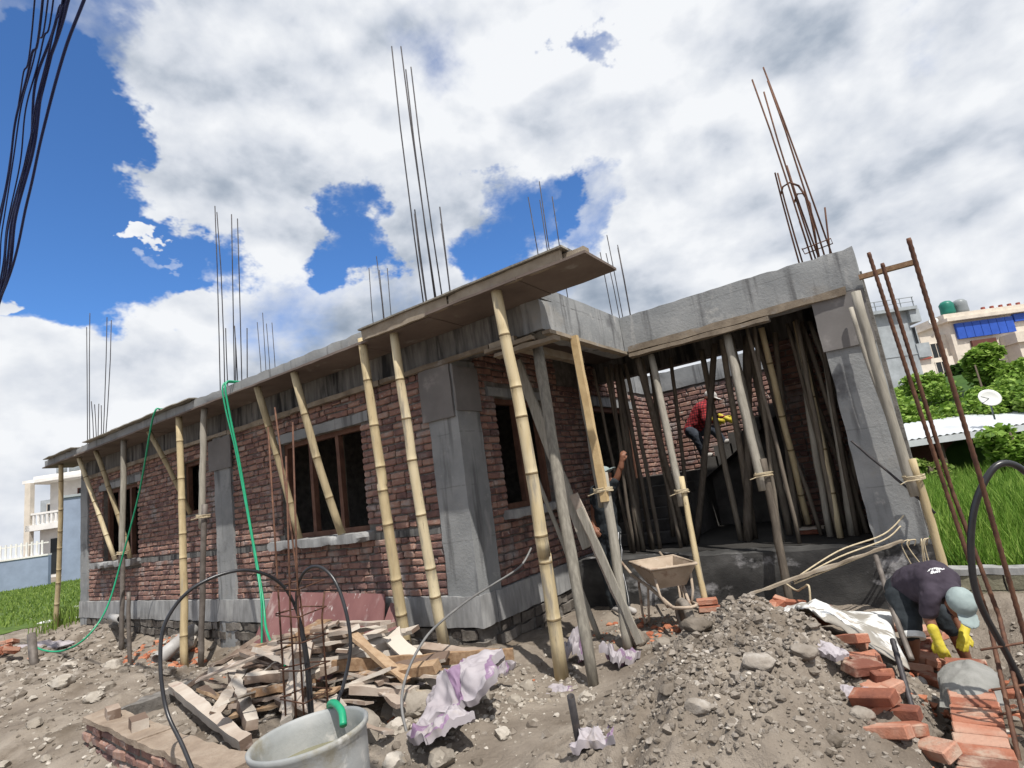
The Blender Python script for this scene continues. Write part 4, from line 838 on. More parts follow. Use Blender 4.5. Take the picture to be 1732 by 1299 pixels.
# cement sacks
def sack(c, size, rz, tiltv, seed, label, band=(-.15, .25), fold=.0, group='empty cement sacks'):
    """an emptied bag: a flat two-layer sheet, creased into sharp folds and partly crumpled up"""
    n, m_ = 70, 52; a, b, h = size; rot = Euler((tiltv[0]*.5, tiltv[1]*.5, rz)).to_matrix(); v = []; f = []; mats = []
    uu, ww = np.meshgrid(np.linspace(-1, 1, n+1), np.linspace(-1, 1, m_+1)); q = np.stack([uu*1.1, ww*1.1*b/a, np.zeros_like(uu)], -1).reshape(-1, 3)+seed*11.3
    # folds: sums of tilted triangle waves with random directions
    z = np.zeros(len(q)); rs = np.random.default_rng(seed)
    x0, y0 = (q[:, 0]-seed*11.3), (q[:, 1]-seed*11.3)
    for k in range(10):
        an = rs.uniform(0, 3.14); fr_ = (.35, .5, .8, 1.1, 1.5, 2.0, 2.6, 3.6, 4.6, 6.)[k]*rs.uniform(.8, 1.2); ph = rs.uniform(0, 1); t = x0*math.cos(an)+y0*math.sin(an)+.5*fbm(q+k, .8, 1)
        z += (np.abs(((t*fr_+ph) % 1)-.5)*2-.5)*rs.uniform(.6, 1.)*(1, .8, .55, .45, .3, .22, .16, .12, .09, .07)[k]*(.6+.8*(fbm(q+20+k, .9, 1)+.5))
    z = z-z.min(); z = z/z.max()*h*1.9*(1-.35*np.maximum(abs(x0/1.1), abs(y0/(1.1*b/a)))**2)
    sq_ = 1-.22*np.abs(fbm(q+7, 1.1, 3))*2
    px = a*x0/1.1*sq_+n3(q, 1.6)[:, 0]*a*.28; py = b*y0/(1.1*b/a)*sq_+n3(q, 1.6)[:, 1]*b*.32
    top = np.stack([px, py, z+.012], -1); bot = np.stack([px*.97, py*.97, np.maximum(z-.03, 0)*.8], -1); N1 = len(top)
    p = np.concatenate([top, bot])
    for j in range(m_):
        for i in range(n):
            t = (j*(n+1)+i, j*(n+1)+i+1, (j+1)*(n+1)+i+1, (j+1)*(n+1)+i); f.append(t); f.append(tuple(x+N1 for x in t[::-1]))
            u = 2*i/n-1; w = 2*j/m_-1; k = 1 if (band[0] < u < band[1] or (u > .86 and w < .1)) and band[0] < 1.5 else 0; mats += [k, k]
    ring = list(range(n)) + [(n+1)*j+n for j in range(m_)] + [(n+1)*m_+i for i in range(n, 0, -1)] + [(n+1)*j for j in range(m_, 0, -1)]
    for i_, j_ in zip(ring, ring[1:]+ring[:1]): f.append((j_, i_, i_+N1, j_+N1)); mats.append(0)
    w = np.array([rot @ Vector(x) for x in p]); w[:, 2] -= w[:, 2].min(); w += np.array(c)
    mb = MB(); mb.add(w, f); o = mb.build('cement_sack', M['sack']); o.data.materials.append(M['sackprint']); o.data.polygons.foreach_set('material_index', mats); o.data.set_sharp_from_angle(angle=R(38))
    return tag(o, label, 'sack', group)
sack(G(1.02, -1.50, -.02), (.36, .30, .15), .5, (.25, -.9), 1, 'large crumpled white and purple cement sack in the middle foreground', (-.1, .3))
sack(G(1.18, -1.98, -.03), (.30, .20, .09), -.5, (.3, -.5), 2, 'flattened white sack with a purple stripe, nearest to the drum', (.1, .35))
sack(G(.52, -.52, -.02), (.17, .12, .09), .3, (.2, .3), 3, 'small balled-up purple sack at the foot of the corner column', (-.2, .2))
sack(G(1.12, -.02, -.02), (.15, .10, .17), .8, (.1, .6), 4, 'upright purple and white sack behind the grey round prop', (.2, .7))
sack(G(1.62, -.08, -.02), (.16, .13, .13), 1.3, (.2, .5), 5, 'folded dark purple sack on the path edge right of the grey round prop', (-.7, .15))
sack(G(2.40, -1.98, -.03), (.14, .10, .06), .3, (.1, -.4), 6, 'small white sack piece with red-purple marks at the bottom edge', (.55, .8))
sack(G(1.32, -.62, -.02), (.13, .09, .035), .2, (0, 0), 7, 'small flat white sack scrap by the foot of the thickest bamboo', (.5, .6))
sack(G(.05, -.75, -.03), (.28, .12, .05), .45, (0, 0), 8, 'grey-white plastic sack lying along the back of the brown board', (2, 3))
# dark footing stub of the left area and scattered boards on the grass
sack(G(-9.5, -1.2, -.02), (.5, .3, .08), .1, (0, 0), 9, 'white sheet lying on the soil at the left by the pit', (2, 3))
plank((-13.2, -.2, -.42), (-12.1, .4, -.40), .35, .03, 'litter', label='pale board lying in the grass left of the house, nearer', group='boards in the grass', cat='board')
plank((-15.8, 1.4, -.40), (-14.6, 1.9, -.36), .5, .04, 'litter', label='pale board lying in the grass left of the house, farther', group='boards in the grass', cat='board')
# ------------------------------------------------------------------ rocks, clods, gravel
def rock(x, y, r, label=None, mat='rock', sq=(1, 1, .75), n=3, group='rubble around the drum', dz=.35):
    mb = MB(); vs = []; blob(vs_ := MB(), (0, 0, 0), r, n, .10, squash=sq); p = np.array(vs_.v); d = p/np.linalg.norm(p, axis=1, keepdims=True)
    # a few flat breaks
    for _ in range(6):
        nn = rng.normal(size=3); nn /= np.linalg.norm(nn); lim = r*rng.uniform(.55, .85); s_ = p@nn; over = np.clip(s_-lim, 0, None); p = p-over[:, None]*nn
    p = p*(1+.24*fbm(p*(1/r)+x*7.7, 1.1, 3))[:, None]
    z = gz(x, y); p = p+np.array((x, y, z+r*sq[2]*dz)); mb.add(p, vs_.f)
    return tag(mb.build('rock', M[mat], None, mat == 'clod'), label or 'angular grey stone lying in the rubble by the drum', 'rock', group)
rock(.55, -1.62, .17, 'biggest angular grey rock, left of the large sack', 'rock'); rock(.38, -2.02, .16, 'pale flat-faced rock just behind the drum rim', 'rock', (1.2, 1, .8)); rock(.78, -2.55, .13, 'dark grey rock right of the drum', 'clod')
rock(1.32, -2.15, .10, 'pale wedge of stone below the large sack', 'rock'); rock(1.50, -1.72, .06); rock(.25, -1.55, .13); rock(.1, -1.95, .12); rock(.7, -1.95, .10); rock(.85, -1.15, .11); rock(.3, -1.2, .10); rock(1.05, -.75, .08); rock(.62, -1.0, .09); rock(1.0, -2.25, .08); rock(1.45, -2.35, .07); rock(1.2, -1.15, .06)
rock(-5.9, .12-.5, .22, 'whitish boulder leaning on the plinth left of the middle column', 'rock', (1.2, .7, .8)); rock(-5.6, -1.5, .12, 'grey stone on the bare soil at the left, beside the rusty post', 'rock')
rock(1.75, -.95, .07, 'pale stone at the left foot of the mound', 'rock'); rock(1.55, 1.0-.55, .13, 'knobbly grey clod beside the wheelbarrow legs', 'clod'); rock(1.95, .25, .10, 'pale stone on the path before the wheelbarrow', 'rock')
for (x, y, r) in ((-3.9, -2.3, .10), (-4.4, -2.0, .12), (-5.2, -2.2, .14), (-3.6, -2.9, .08), (-4.1, -1.4, .09), (-5.0, -1.6, .08), (-3.5, -1.9, .07), (-6.6, -1.7, .12), (-2.6, -3.1, .05), (-2.0, -3.2, .06), (-3.0, -3.3, .07)):
    rock(x, y, r, 'pale stone on the bare soil at the left', group='stones on the left soil', sq=(1.2, 1, .55))
rock(3.22, -1.38, .11, 'biggest cracked grey clod in the middle of the mound', 'clod', (1.3, 1, .45), 3, 'clods on the mound', .0); rock(3.42, -1.20, .09, 'cracked clod touching the biggest one on its right', 'clod', (1.2, 1, .45), 3, 'clods on the mound', -.1); rock(2.72, -.95, .10, 'smooth dark clod on the left flank of the mound', 'clod', (1.2, 1, .45), 3, 'clods on the mound', -.1)
for (x, y, r) in ((3.3, -.55, .06), (2.9, -.25, .06), (2.6, -1.5, .06), (3.0, -1.9, .07), (3.6, -1.75, .05), (2.8, -1.75, .06), (3.7, -1.45, .06), (2.2, -.1, .06)):
    rock(x, y, r, 'grey soil clod on the mound', 'clod', (1.1, 1, .5), 3, 'clods on the mound', -.1)
def scatter(name, mat, spec, label, cat=None):
    mb = MB()
    for (n, fx, rl, rh) in spec:
        for _ in range(n):
            x, y = fx()
            if y > -.02 and x < .05: continue
            if math.exp(-((x-1.75-.12*(y+1))/.40)**4-((y+.9)/1.5)**4) > random.random()*1.05+.1: continue
            r = rl+(rh-rl)*random.random()**2.2; z = gz(x, y); blob(mb, (x, y, z+r*.10), r, 1 if r > .014 else 0, .30, squash=(1, 1, .7))
    return tag(mb.build(name, mat, None), label, cat, None, 'stuff')
gs = lambda cx, cy, sx, sy: (lambda: (random.gauss(cx, sx), random.gauss(cy, sy)))
un = lambda a, b, c_, d: (lambda: (random.uniform(a, b), random.uniform(c_, d)))
scatter('mound_clods', M['clod'], [(7500, gs(3.05, -1.05, .46, .72), .004, .024), (300, gs(3.05, -1.0, .40, .65), .015, .042), (1500, gs(2.5, -.3, .4, .5), .004, .03)], 'loose grey clods covering the mound')
scatter('gravel', M['rock'], [(1500, gs(3.05, -1.0, .5, .75), .004, .018), (1500, gs(.9, -1.3, .6, .6), .005, .03), (1400, un(-5.5, 1.5, -3.6, -.2), .005, .03), (500, un(-11, -5, -3.0, -.2), .01, .06), (400, un(1.0, 2.6, -.6, 1.6), .006, .035), (200, un(3.4, 4.9, -1.4, 1.6), .006, .03)], 'small pale stones strewn over the ground')
chipm = material('brick_chips', [(.3, (.30, .10, .055)), (.7, (.44, .19, .11))], 9, rough=.95, bump=.3, rnd=.5)
scatter('soil_clods', M['clod'], [(1500, un(-5.5, 2.2, -3.6, -.1), .006, .05), (900, un(-11.5, -5, -3.2, -.1), .01, .08), (500, un(1.0, 2.4, .2, 1.9), .006, .03), (600, un(3.6, 4.9, -1.6, 1.8), .006, .03)], 'brown soil lumps over the site')
scatter('brick_rubble', chipm, [(120, un(-6.6, -5.2, -1.2, -.3), .015, .07), (160, gs(1.7, .9, .35, .4), .01, .045), (120, gs(4.3, -.2, .3, .6), .01, .05), (60, un(-3, 1, -2, -.4), .01, .05)], 'broken red brick crumbs in the soil')
# loose bricks
NBM = []
for k in range(5):
    v, f = cbrick(.225, .108, .060, .006, .004); m_ = bpy.data.meshes.new('loose_brick'); m_.from_pydata(v, [], f); m_.update(); m_.polygons.foreach_set('use_smooth', [True]*len(m_.polygons)); m_.set_sharp_from_angle(angle=R(28)); m_.materials.append(M['newbrick']); NBM.append(m_)
def loose(x, y, z, rz, label, group, rx=0, ry=0):
    o = bpy.data.objects.new('loose_brick', random.choice(NBM)); col.objects.link(o); o.location = (x, y, z); o.rotation_euler = (rx, ry, rz); return tag(o, label, 'brick', group)
random.seed(11)
for k in range(15):
    t = k/14; x = 3.60+.30*t+random.uniform(-.10, .10); y = -.55-1.0*t+random.uniform(-.14, .14); loose(x, y, gz(x, y)+.015+random.choice((0, 0, .05)), random.uniform(-.9, .9), ('orange brick in the far half of the spill by the mound', 'orange brick in the near half of the spill by the mound')[k > 7], 'orange bricks along the mound', random.uniform(-.25, .25), random.uniform(-.3, .3))
for k in range(16):
    x = random.uniform(2.65, 3.3); y = random.uniform(1.15, 1.55); loose(x, y, gz(x, y)+.04+random.choice((0, .07, .12)), random.uniform(-1.5, 1.5), 'orange brick in the pile at the porch plinth', 'orange bricks at the porch plinth', random.uniform(-.4, .4), random.uniform(-.4, .4))
for k in range(14):
    x = random.uniform(3.78, 4.1); y = random.uniform(.7, 1.5); loose(x, y, gz(x, y)+.04+random.choice((0, .07, .14)), random.uniform(-1.5, 1.5), 'orange brick in the pile behind the bending worker', 'orange bricks behind the worker', random.uniform(-.3, .3), random.uniform(-.3, .3))
for k in range(22):
    x = random.uniform(-10.6, -8.6); y = random.uniform(-2.2, -1.5); up_z = random.choice((0, .07, .14, .2)); loose(x, y, gz(x, y)+.03+up_z, random.uniform(-1.5, 1.5), ('reddish brick low in the far left pile', 'reddish brick on top of the far left pile')[up_z > .1], 'bricks at the far left', random.uniform(-.3, .3), random.uniform(-.3, .3))
for k in range(8):
    x = random.uniform(4.35, 4.85); y = random.uniform(-.1, .7); loose(x, y, gz(x, y)+.03, random.uniform(-1.5, 1.5), 'orange brick on the ground right of the rebar bundle', 'orange bricks at the right edge', random.uniform(-.2, .2), random.uniform(-.2, .2))
loose(1.98, 1.62, gz(1.98, 1.62)+.03, .2, 'brick under the thin-footed prop behind the wheelbarrow, lower', None); loose(1.95, 1.66, gz(1.95, 1.66)+.095, .35, 'brick under the thin-footed prop behind the wheelbarrow, upper', None)
# new foundation wall of orange bricks on edge, with a bed of fresh mortar
e = empty('brick_foundation', (4.2, -1.1, -.8), 'new foundation wall of orange bricks laid on edge with fresh mortar', 'wall')
a = Vector((4.17, -1.95, 0)); b = Vector((4.20, .10, 0)); d = (b-a).normalized(); nrm = Vector((d.y, -d.x, 0))
for row, z in enumerate((-.66, -.58, -.50)):
    u = 0
    while u < (b-a).length-.05:
        p = a+d*u; o = bpy.data.objects.new('brick', random.choice(NBM)); col.objects.link(o); o.parent = e; o.location = Vector((p.x+random.uniform(-.006, .006), p.y, z))-ORG[e.name]; o.rotation_euler = (random.uniform(-.03, .03), random.uniform(-.02, .02), math.atan2(d.y, d.x)+math.pi/2+random.uniform(-.03, .03)); u += .122
mb = MB(); fr = frame((4.17, -1.98, -.8), d); mb.rbox((0, -.10, 0), (2.1, .10, .295), seg=.08, amp=.004, M=fr); mb.build('mortar_core', M['mortar'], e)
def heapmesh(mb, c, sx, sy, h, rz, n=22, seed=0, sharp=1.6):
    v = []; f = []
    for j in range(n+1):
        for i in range(n+1):
            u, w = 2*i/n-1, 2*j/n-1; r = math.hypot(u, w); ang = math.atan2(w, u); q = np.array([[u*2+seed, w*2, seed]]); k = max(0, 1-(r*(1+.25*float(vnoise(np.array([[math.cos(ang)*1.5+seed, math.sin(ang)*1.5, 2.]]), 1.)[0])))**sharp)
            x, y = u*sx, w*sy; z = h*k*(1+.5*float(fbm(q, 1.5, 3)[0]))-(.004 if k > 0 else .07)
            v.append((c[0]+x*math.cos(rz)-y*math.sin(rz), c[1]+x*math.sin(rz)+y*math.cos(rz), c[2]+z))
    for j in range(n):
        for i in range(n): f.append((j*(n+1)+i, j*(n+1)+i+1, (j+1)*(n+1)+i+1, (j+1)*(n+1)+i))
    mb.add(v, f)
mb = MB(); heapmesh(mb, (4.19, -.32, -.472), .16, .34, .075, -.05, seed=3); mb.build('fresh_mortar', M['wetmortar'], e, True)
# white tarpaulin with mortar on it
n = 48; v = []; f = []
P4 = [Vector((2.70, .85, 0)), Vector((3.74, 1.42, 0)), Vector((3.90, -.35, 0)), Vector((3.40, -.42, 0))]
for j in range(n+1):
    for i in range(n+1):
        p = lerp(lerp(P4[0], P4[1], i/n), lerp(P4[3], P4[2], i/n), j/n); q = np.array([[p.x, p.y, 0.]])
        x = p.x+float(vnoise(q+3, 2.5)[0])*.10; y = p.y+float(vnoise(q+8, 2.5)[0])*.10
        v.append((x, y, max(gz(x, y), -.62)+.11+.15*math.sin(math.pi*i/n)**.5*math.sin(math.pi*j/n)**.5+.06*float(abs(fbm(q+5, 2.6, 3)[0]))+.10*math.exp(-((i/n-.35)/.25)**2-((j/n-.4)/.3)**2)))
for j in range(n):
    for i in range(n): f.append((j*(n+1)+i, j*(n+1)+i+1, (j+1)*(n+1)+i+1, (j+1)*(n+1)+i))
mb = MB(); mb.add(v, f); o = mb.build('tarpaulin', M['tarp'], None, True); tag(o, 'white tarpaulin smeared with mortar spread right of the mound', 'tarpaulin')
sd = o.modifiers.new('thick', 'SOLIDIFY'); sd.thickness = .006
# rope-tied sticks across the brick pile
plank((2.62, .85, -.22), (3.95, 1.86, .06), .045, .03, 'form', label='pale batten slanting from the brick pile up to the right plinth corner', group='sticks by the porch plinth')
for k, (dx, dz) in enumerate(((0, .04), (.05, .09), (-.04, -.03))):
    cable('straw_rope', [(3.0, 1.2, -.18+dz*.3), (3.4, 1.5+dx, -.05+dz), (3.8, 1.8, .05+dz), (3.96+dx, 1.9, .12+dz*2)], .008, 'rope', ('upper', 'middle', 'lower')[k]+' straw rope of the three running to the right plinth corner', 'rope', 'straw ropes', 6)
cable('straw_rope', [(2.82, 1.72, -.30), (2.95, 1.5, -.32), (3.05, 1.3, -.25), (3.12, 1.22, -.22), (3.10, 1.2, -.40)], .010, 'rope', 'short straw rope tied from the spliced prop foot to the batten', 'rope', None, 6)
for k in range(5):
    x = 3.98+.05*k; cable('straw_rope', [(x, 1.92, .0), (x+.02, 1.90, .06), (x+random.uniform(-.1, .1), 1.86, .02), (x+random.uniform(-.12, .12), 1.90, -.2-.05*k)], .006, 'rope', 'loose straw rope end hanging at the right plinth corner', 'rope', 'rope ends at the plinth corner', 5)
# rebar and pipes at the right edge
def rod(pts, r, label, mat='rust', name='rebar_rod', group='rebar rods at the right edge', ribs=True):
    P = [Vector(p) for p in pts]; Q = []; Rr = []; 
    for a, b in zip(P, P[1:]):
        L_ = (b-a).length; n_ = max(2, int(L_/.02))
        for i in range(n_): Q.append(lerp(a, b, i/n_)); Rr.append(r*(1.10 if (i % 2) else .92) if ribs else r)
    Q.append(P[-1]); Rr.append(r); mb = MB(); mb.tube(Q, Rr, 8); return tag(mb.build(name, M[mat], None, True), label, 'rebar', group)
rod([(4.27, -.83, 2.25), (4.33, -.70, .7), (4.36, -.72, .0), (4.30, -1.30, -.62)], .0115, 'left of the two tall rusty rebar rods standing close together')
rod([(4.325, -.78, 2.17), (4.36, -.66, .7), (4.41, -.74, .0), (4.36, -1.25, -.62)], .0115, 'right of the two tall rusty rebar rods standing close together')
rod([(4.45, -1.41, 2.10), (4.47, -1.24, .86), (4.47, -1.15, .0), (4.44, -1.1, -.62)], .0115, 'tallest thick rebar rod standing alone at the right edge')
rod([(3.87, -.80, -.12), (3.93, -1.28, -.60)], .016, 'short steel rod stuck slanting beside the new brick wall', 'steel')
rod([(3.73, 1.3, .02), (3.80, .75, -.35), (3.86, .45, -.62)], .022, 'dull steel rod leaning behind the bending worker', 'pole_steel', ribs=False)
cable('water_pipe', [(4.46, -.85, -.62), (4.40, -.93, -.2), (4.33, -1.05, .15), (4.35, -1.08, .4), (4.41, -1.09, .62), (4.49, -1.08, .77), (4.58, -1.04, .855), (4.67, -.98, .81), (4.76, -.9, .6), (4.85, -.8, .2), (4.95, -.7, -.6)], .017, 'blackpipe', 'black hooped pipe standing at the right edge', 'pipe', n=12)
for k, z in enumerate((-.42, -.30, -.10)):
    cable('rebar_stirrup', [(4.28, -1.02, z), (4.62, -.85, z+.03), (4.65, -.7, z+.02)], .007, 'rust', ('lowest', 'middle', 'top')[k]+' rusty tie bar across the rebar rods at the right edge', 'rebar', 'tie bars on the right rods', 6, 3)
plank((4.62, .45, -.60), (4.66, .46, -.12), .025, .02, 'rust', name='steel_peg', up_=(0, 1, 0), label='short rusty peg standing in the sand at the right edge', cat='peg')
sack(G(4.55, .15, -.02), (.22, .15, .05), .4, (0, 0), 12, 'crumpled white plastic sheet lying at the right edge', (2, 3))
# wheelbarrow
e = empty('wheelbarrow', (1.76, 1.03, gz(1.76, 1.03)), 'cement-caked wheelbarrow with its wheel towards the viewer in front of the porch', 'wheelbarrow')
ax = Vector((.64, -.77, 0)); ay = Vector((.77, .64, 0)); g0 = gz(2.0, .75); W = lambda u, w, z: Vector((1.76, 1.03, 0))+ax*u*.9+ay*w*.88+Vector((0, 0, z))
mb = MB(); top = [(-.42, -.30), (.40, -.27), (.40, .27), (-.42, .30)]; bot = [(-.20, -.17), (.22, -.17), (.22, .17), (-.20, .17)]; zt_, zb = .09, -.13
v = [W(u, w, zt_) for u, w in top]+[W(u, w, zb) for u, w in bot]+[W(u*.95, w*.95, zt_) for u, w in top]+[W(u*.97, w*.97, zb+.02) for u, w in bot]
f = [(4, 5, 6, 7)[::-1]]+[(i, (i+1) % 4, 4+(i+1) % 4, 4+i) for i in range(4)]+[(8, 9, 13, 12)[::-1]][:0]+[(8+i, 12+i, 12+(i+1) % 4, 8+(i+1) % 4) for i in range(4)]+[(12, 13, 14, 15)]+[(i, 8+i, 8+(i+1) % 4, (i+1) % 4) for i in range(4)]
mb.add(v, f); mb.build('tray', M['barrow'], e)
mb = MB(); P = [W(u, w, zt_) for u, w in top]; mb.tube(P+[P[0], lerp(P[0], P[1], .1)], .016, 8); mb.build('rim', M['barrow'], e, True)
for s in (-1, 1):
    mb = MB(); mb.tube([W(-.95, s*.30, .08), W(-.5, s*.27, -.06), W(0, s*.2, -.15), W(.42, s*.10, -.30)], .017, 8); mb.build('handle', M['barrow'], e, True)
    mb = MB(); mb.tube([W(-.30, s*.25, -.08), W(-.34, s*.26, g0+.10), W(-.28, s*.26, g0-.01), W(-.14, s*.25, g0+.06), W(-.10, s*.2, -.14)], .014, 8); mb.build('leg', M['barrow'], e, True)
    mb = MB(); mb.tube([W(.30, s*.22, .0), W(.32, s*.20, -.18), W(.36, s*.14, -.30)], .014, 8); mb.build('strut', M['barrow'], e, True)
mb = MB(); mb.tube([W(.36, -.14, -.28), W(.55, -.13, -.27), W(.66, -.07, -.26), W(.69, 0, -.26), W(.66, .07, -.26), W(.55, .13, -.27), W(.36, .14, -.28)], .016, 8); mb.build('wheel_guard', M['barrow'], e, True)
wc = W(.46, 0, g0+.17)
prof = [(.10, -.035), (.15, -.045), (.175, -.025), (.182, 0), (.175, .025), (.15, .045), (.10, .035)]
def wl(mb, prof, n=28):
    v = []; f = []
    for (r, z) in prof:
        for k in range(n): t = 2*math.pi*k/n; v.append(wc+ax*(r*math.cos(t))+Vector((0, 0, r*math.sin(t)))+ay*z)
    for i in range(len(prof)):
        j = (i+1) % len(prof)
        for k in range(n): f.append((i*n+k, i*n+(k+1) % n, j*n+(k+1) % n, j*n+k))
    mb.add(v, f)
mb = MB(); wl(mb, prof); wh = mb.build('wheel', M['tyre'], e, True)
mb = MB(); wl(mb, [(.0, -.02), (.10, -.025), (.10, .025), (.0, .02)]); mb.build('hub', M['pole_steel'], wh, True)
sack(G(3.52, -.98, .02), (.13, .07, .04), -.6, (0, .2), 21, 'small white plastic scrap on the right flank of the mound, upper', (2, 3), group='plastic scraps')
sack(G(3.66, -1.18, .02), (.10, .06, .03), .3, (0, .2), 22, 'small white plastic scrap on the right flank of the mound, lower', (2, 3), group='plastic scraps')

# ------------------------------------------------------------------ people
def body(name, caps, mat, parent, voxel=.012, smooth=5):
    """one continuous surface grown over tapered limbs and rounded masses"""
    mb = MB()
    for c_ in caps:
        if len(c_) == 4:
            a, b, ra, rb = c_; a = Vector(a); b = Vector(b); d = (b-a).normalized() if (b-a).length > 1e-6 else Vector((0, 0, 1))
            mb.tube([a-d*ra*.97, a-d*ra*.8, a-d*ra*.45, a, lerp(a, b, .5), b, b+d*rb*.45, b+d*rb*.8, b+d*rb*.97], [ra*.2, ra*.6, ra*.9, ra, (ra+rb)/2, rb, rb*.9, rb*.6, rb*.2], 14)
        else:
            c, r, rot = c_; mb.lathe([(max(1e-3, math.cos(t)), math.sin(t)) for t in [(-.5+k/10)*math.pi for k in range(11)]], c, 16, rot.to_matrix().to_4x4() @ Matrix.Diagonal((*r, 1)), close=True)
    o = mb.build(name, M[mat] if isinstance(mat, str) else mat, parent, True)
    m_ = o.modifiers.new('grow', 'REMESH'); m_.mode = 'VOXEL'; m_.voxel_size = voxel; m_.use_smooth_shade = True
    s_ = o.modifiers.new('relax', 'SMOOTH'); s_.iterations = smooth; s_.factor = .5
    return o
def folds(o, k=.016, sc_=.11):
    t = bpy.data.textures.new('cloth_folds', 'CLOUDS'); t.noise_scale = sc_; t.noise_depth = 2; d = o.modifiers.new('folds', 'DISPLACE'); d.texture = t; d.strength = k*2; d.mid_level = .5; d.texture_coords = 'GLOBAL'
E0 = Euler((0, 0, 0))
def mid(a, b, t=.5): return tuple(lerp(a, b, t))
def glove(name, w, g, parent, mat='yellow', side=1, s=1.0):
    w = Vector(w); g = Vector(g); d = (g-w).normalized(); u = d.cross(Vector((0, -1, .2))).normalized(); n = u.cross(d); caps = [(w-d*.07*s, w, .040*s, .036*s), (w, w+d*.05*s, .034*s, .036*s), (w+d*.03*s, w+d*.085*s, .036*s, .034*s)]
    for k, L_ in enumerate((.062, .074, .070, .055)):
        r = w+d*.085*s+u*((k-1.5)*.021*s); k1 = r+d*L_*.5*s-n*.006*s; k2 = k1+d*L_*.38*s-n*.030*s; caps += [(r, k1, .0105*s, .010*s), (k1, k2, .010*s, .0085*s)]
    t = w+d*.03*s+u*side*.034*s; t1 = t+d*.035*s+u*side*.022*s; caps += [(t, t1, .013*s, .011*s), (t1, t1+d*.03*s-n*.015*s, .011*s, .009*s)]
    return body(name, caps, mat, parent, .006, 2)
def capped_head(root, c, fd, upd, r, capmat, brim=True, skin=True):
    """head with face, ears and a cap; fd = the way the face looks, upd = crown"""
    c = Vector(c); fd = Vector(fd).normalized(); upd = Vector(upd); upd = (upd-fd*upd.dot(fd)).normalized(); sd = fd.cross(upd)
    rot = Matrix((sd, fd, upd)).transposed().to_euler()
    caps = [(c, (r*.80, r*.95, r*1.12), rot), (c-upd*r*.55+fd*r*.25, (r*.55, r*.6, r*.55), rot), (c+fd*r*.98-upd*r*.15, (r*.14, r*.22, r*.20), rot), (c+sd*r*.82-upd*r*.1, (r*.12, r*.2, r*.28), rot), (c-sd*r*.82-upd*r*.1, (r*.12, r*.2, r*.28), rot), (c+fd*r*.85-upd*r*.55, (r*.3, r*.12, r*.09), rot), (c+fd*r*.80+upd*r*.12, (r*.5, r*.14, r*.1), rot)]
    if capmat:
        co = body('cap', [(c+upd*r*.42, (r*.90, r*1.06, r*.80), rot)] + ([(c+upd*r*.30+fd*r*1.2, (r*.72, r*.75, r*.10), rot)] if brim else []), capmat, root, .010, 2)
    for s in (-1, 1):
        mb = MB(); mb.lathe([(max(1e-3, math.cos(t)), math.sin(t)) for t in [(-.5+k/6)*math.pi for k in range(7)]], c+fd*r*.86+sd*s*r*.33+upd*r*.02, 8, Matrix.Diagonal((r*.11,)*3).to_4x4(), close=True); mb.build('eye', M['hair'], root, True)
    return caps
# the worker bending over the new foundation wall
J = {'pelvis': (3.912, 0.932, -0.217), 'belly': (4.026, 0.848, -0.130), 'chest': (4.136, 0.734, -0.109), 'neck': (4.213, 0.626, -0.155), 'head': (4.253, 0.535, -0.225), 'hl': (3.876, 0.867, -0.250), 'kl': (3.888, 0.733, -0.500), 'al': (3.831, 0.873, -0.80),
     'hr': (3.971, 1.083, -0.260), 'kr': (4.171, 1.146, -0.566), 'ar': (4.205, 1.218, -0.88), 'toeL': (3.875, 0.70, -0.84), 'toeR': (4.258, 1.06, -0.92), 'sl': (4.086, 0.56, -0.171), 'el': (4.036, 0.549, -0.339), 'wl': (4.057, 0.480, -0.468), 'gl': (4.074, 0.457, -0.567), 'sr': (4.232, 0.80, -0.18), 'er': (4.218, 0.817, -0.400), 'wr': (4.232, 0.690, -0.480), 'gr': (4.198, 0.567, -0.556)}
fz = gz(3.85, .85); J['al'] = (3.831, .873, fz+.09); J['toeL'] = (3.875, .71, fz+.035); fz2 = gz(4.22, 1.2); J['ar'] = (4.205, 1.218, fz2+.09); J['toeR'] = (4.258, 1.06, fz2+.035)
p = empty('person', (3.95, .95, fz), 'worker in plum t-shirt, grey cap and yellow gloves bending over the new brick wall', 'person', 'workers on the site')
hd = capped_head(p, J['head'], (.15, -.55, -.85), (.35, -.75, .35), .105, 'cap')
body('body', [(J['pelvis'], J['belly'], .125, .12), (J['belly'], J['chest'], .12, .14), (J['chest'], J['neck'], .12, .06), (J['neck'], J['head'], .055, .055), (J['sl'], J['el'], .050, .042), (J['el'], J['wl'], .043, .032), (J['sr'], J['er'], .050, .042), (J['er'], J['wr'], .043, .032), (J['hl'], J['kl'], .085, .062), (J['kl'], J['al'], .062, .040), (J['hr'], J['kr'], .085, .062), (J['kr'], J['ar'], .062, .040), (J['al'], J['toeL'], .042, .035), (J['ar'], J['toeR'], .042, .035)] + hd, 'skin', p)
sh = body('tshirt', [(J['pelvis'], J['belly'], .145, .155), (J['belly'], J['chest'], .155, .17), (J['chest'], J['neck'], .155, .085), (J['chest'], J['sl'], .13, .075), (J['chest'], J['sr'], .13, .075), (J['sl'], mid(J['sl'], J['el'], .7), .075, .066), (J['sr'], mid(J['sr'], J['er'], .7), .075, .066)], 'shirt', p)
so_ = body('shorts', [(J['pelvis'], J['hl'], .150, .115), (J['pelvis'], J['hr'], .150, .115), (J['hl'], mid(J['hl'], J['kl'], .92), .115, .090), (J['hr'], mid(J['hr'], J['kr'], .9), .115, .090)], 'shorts', p)
mb = MB(); mb.tube([mid(J['hl'], J['kl'], t) for t in (1.0, 1.03, 1.10, 1.16)], [.088, .092, .093, .090], 18); mb.build('shorts_hem', M['litter'], p)
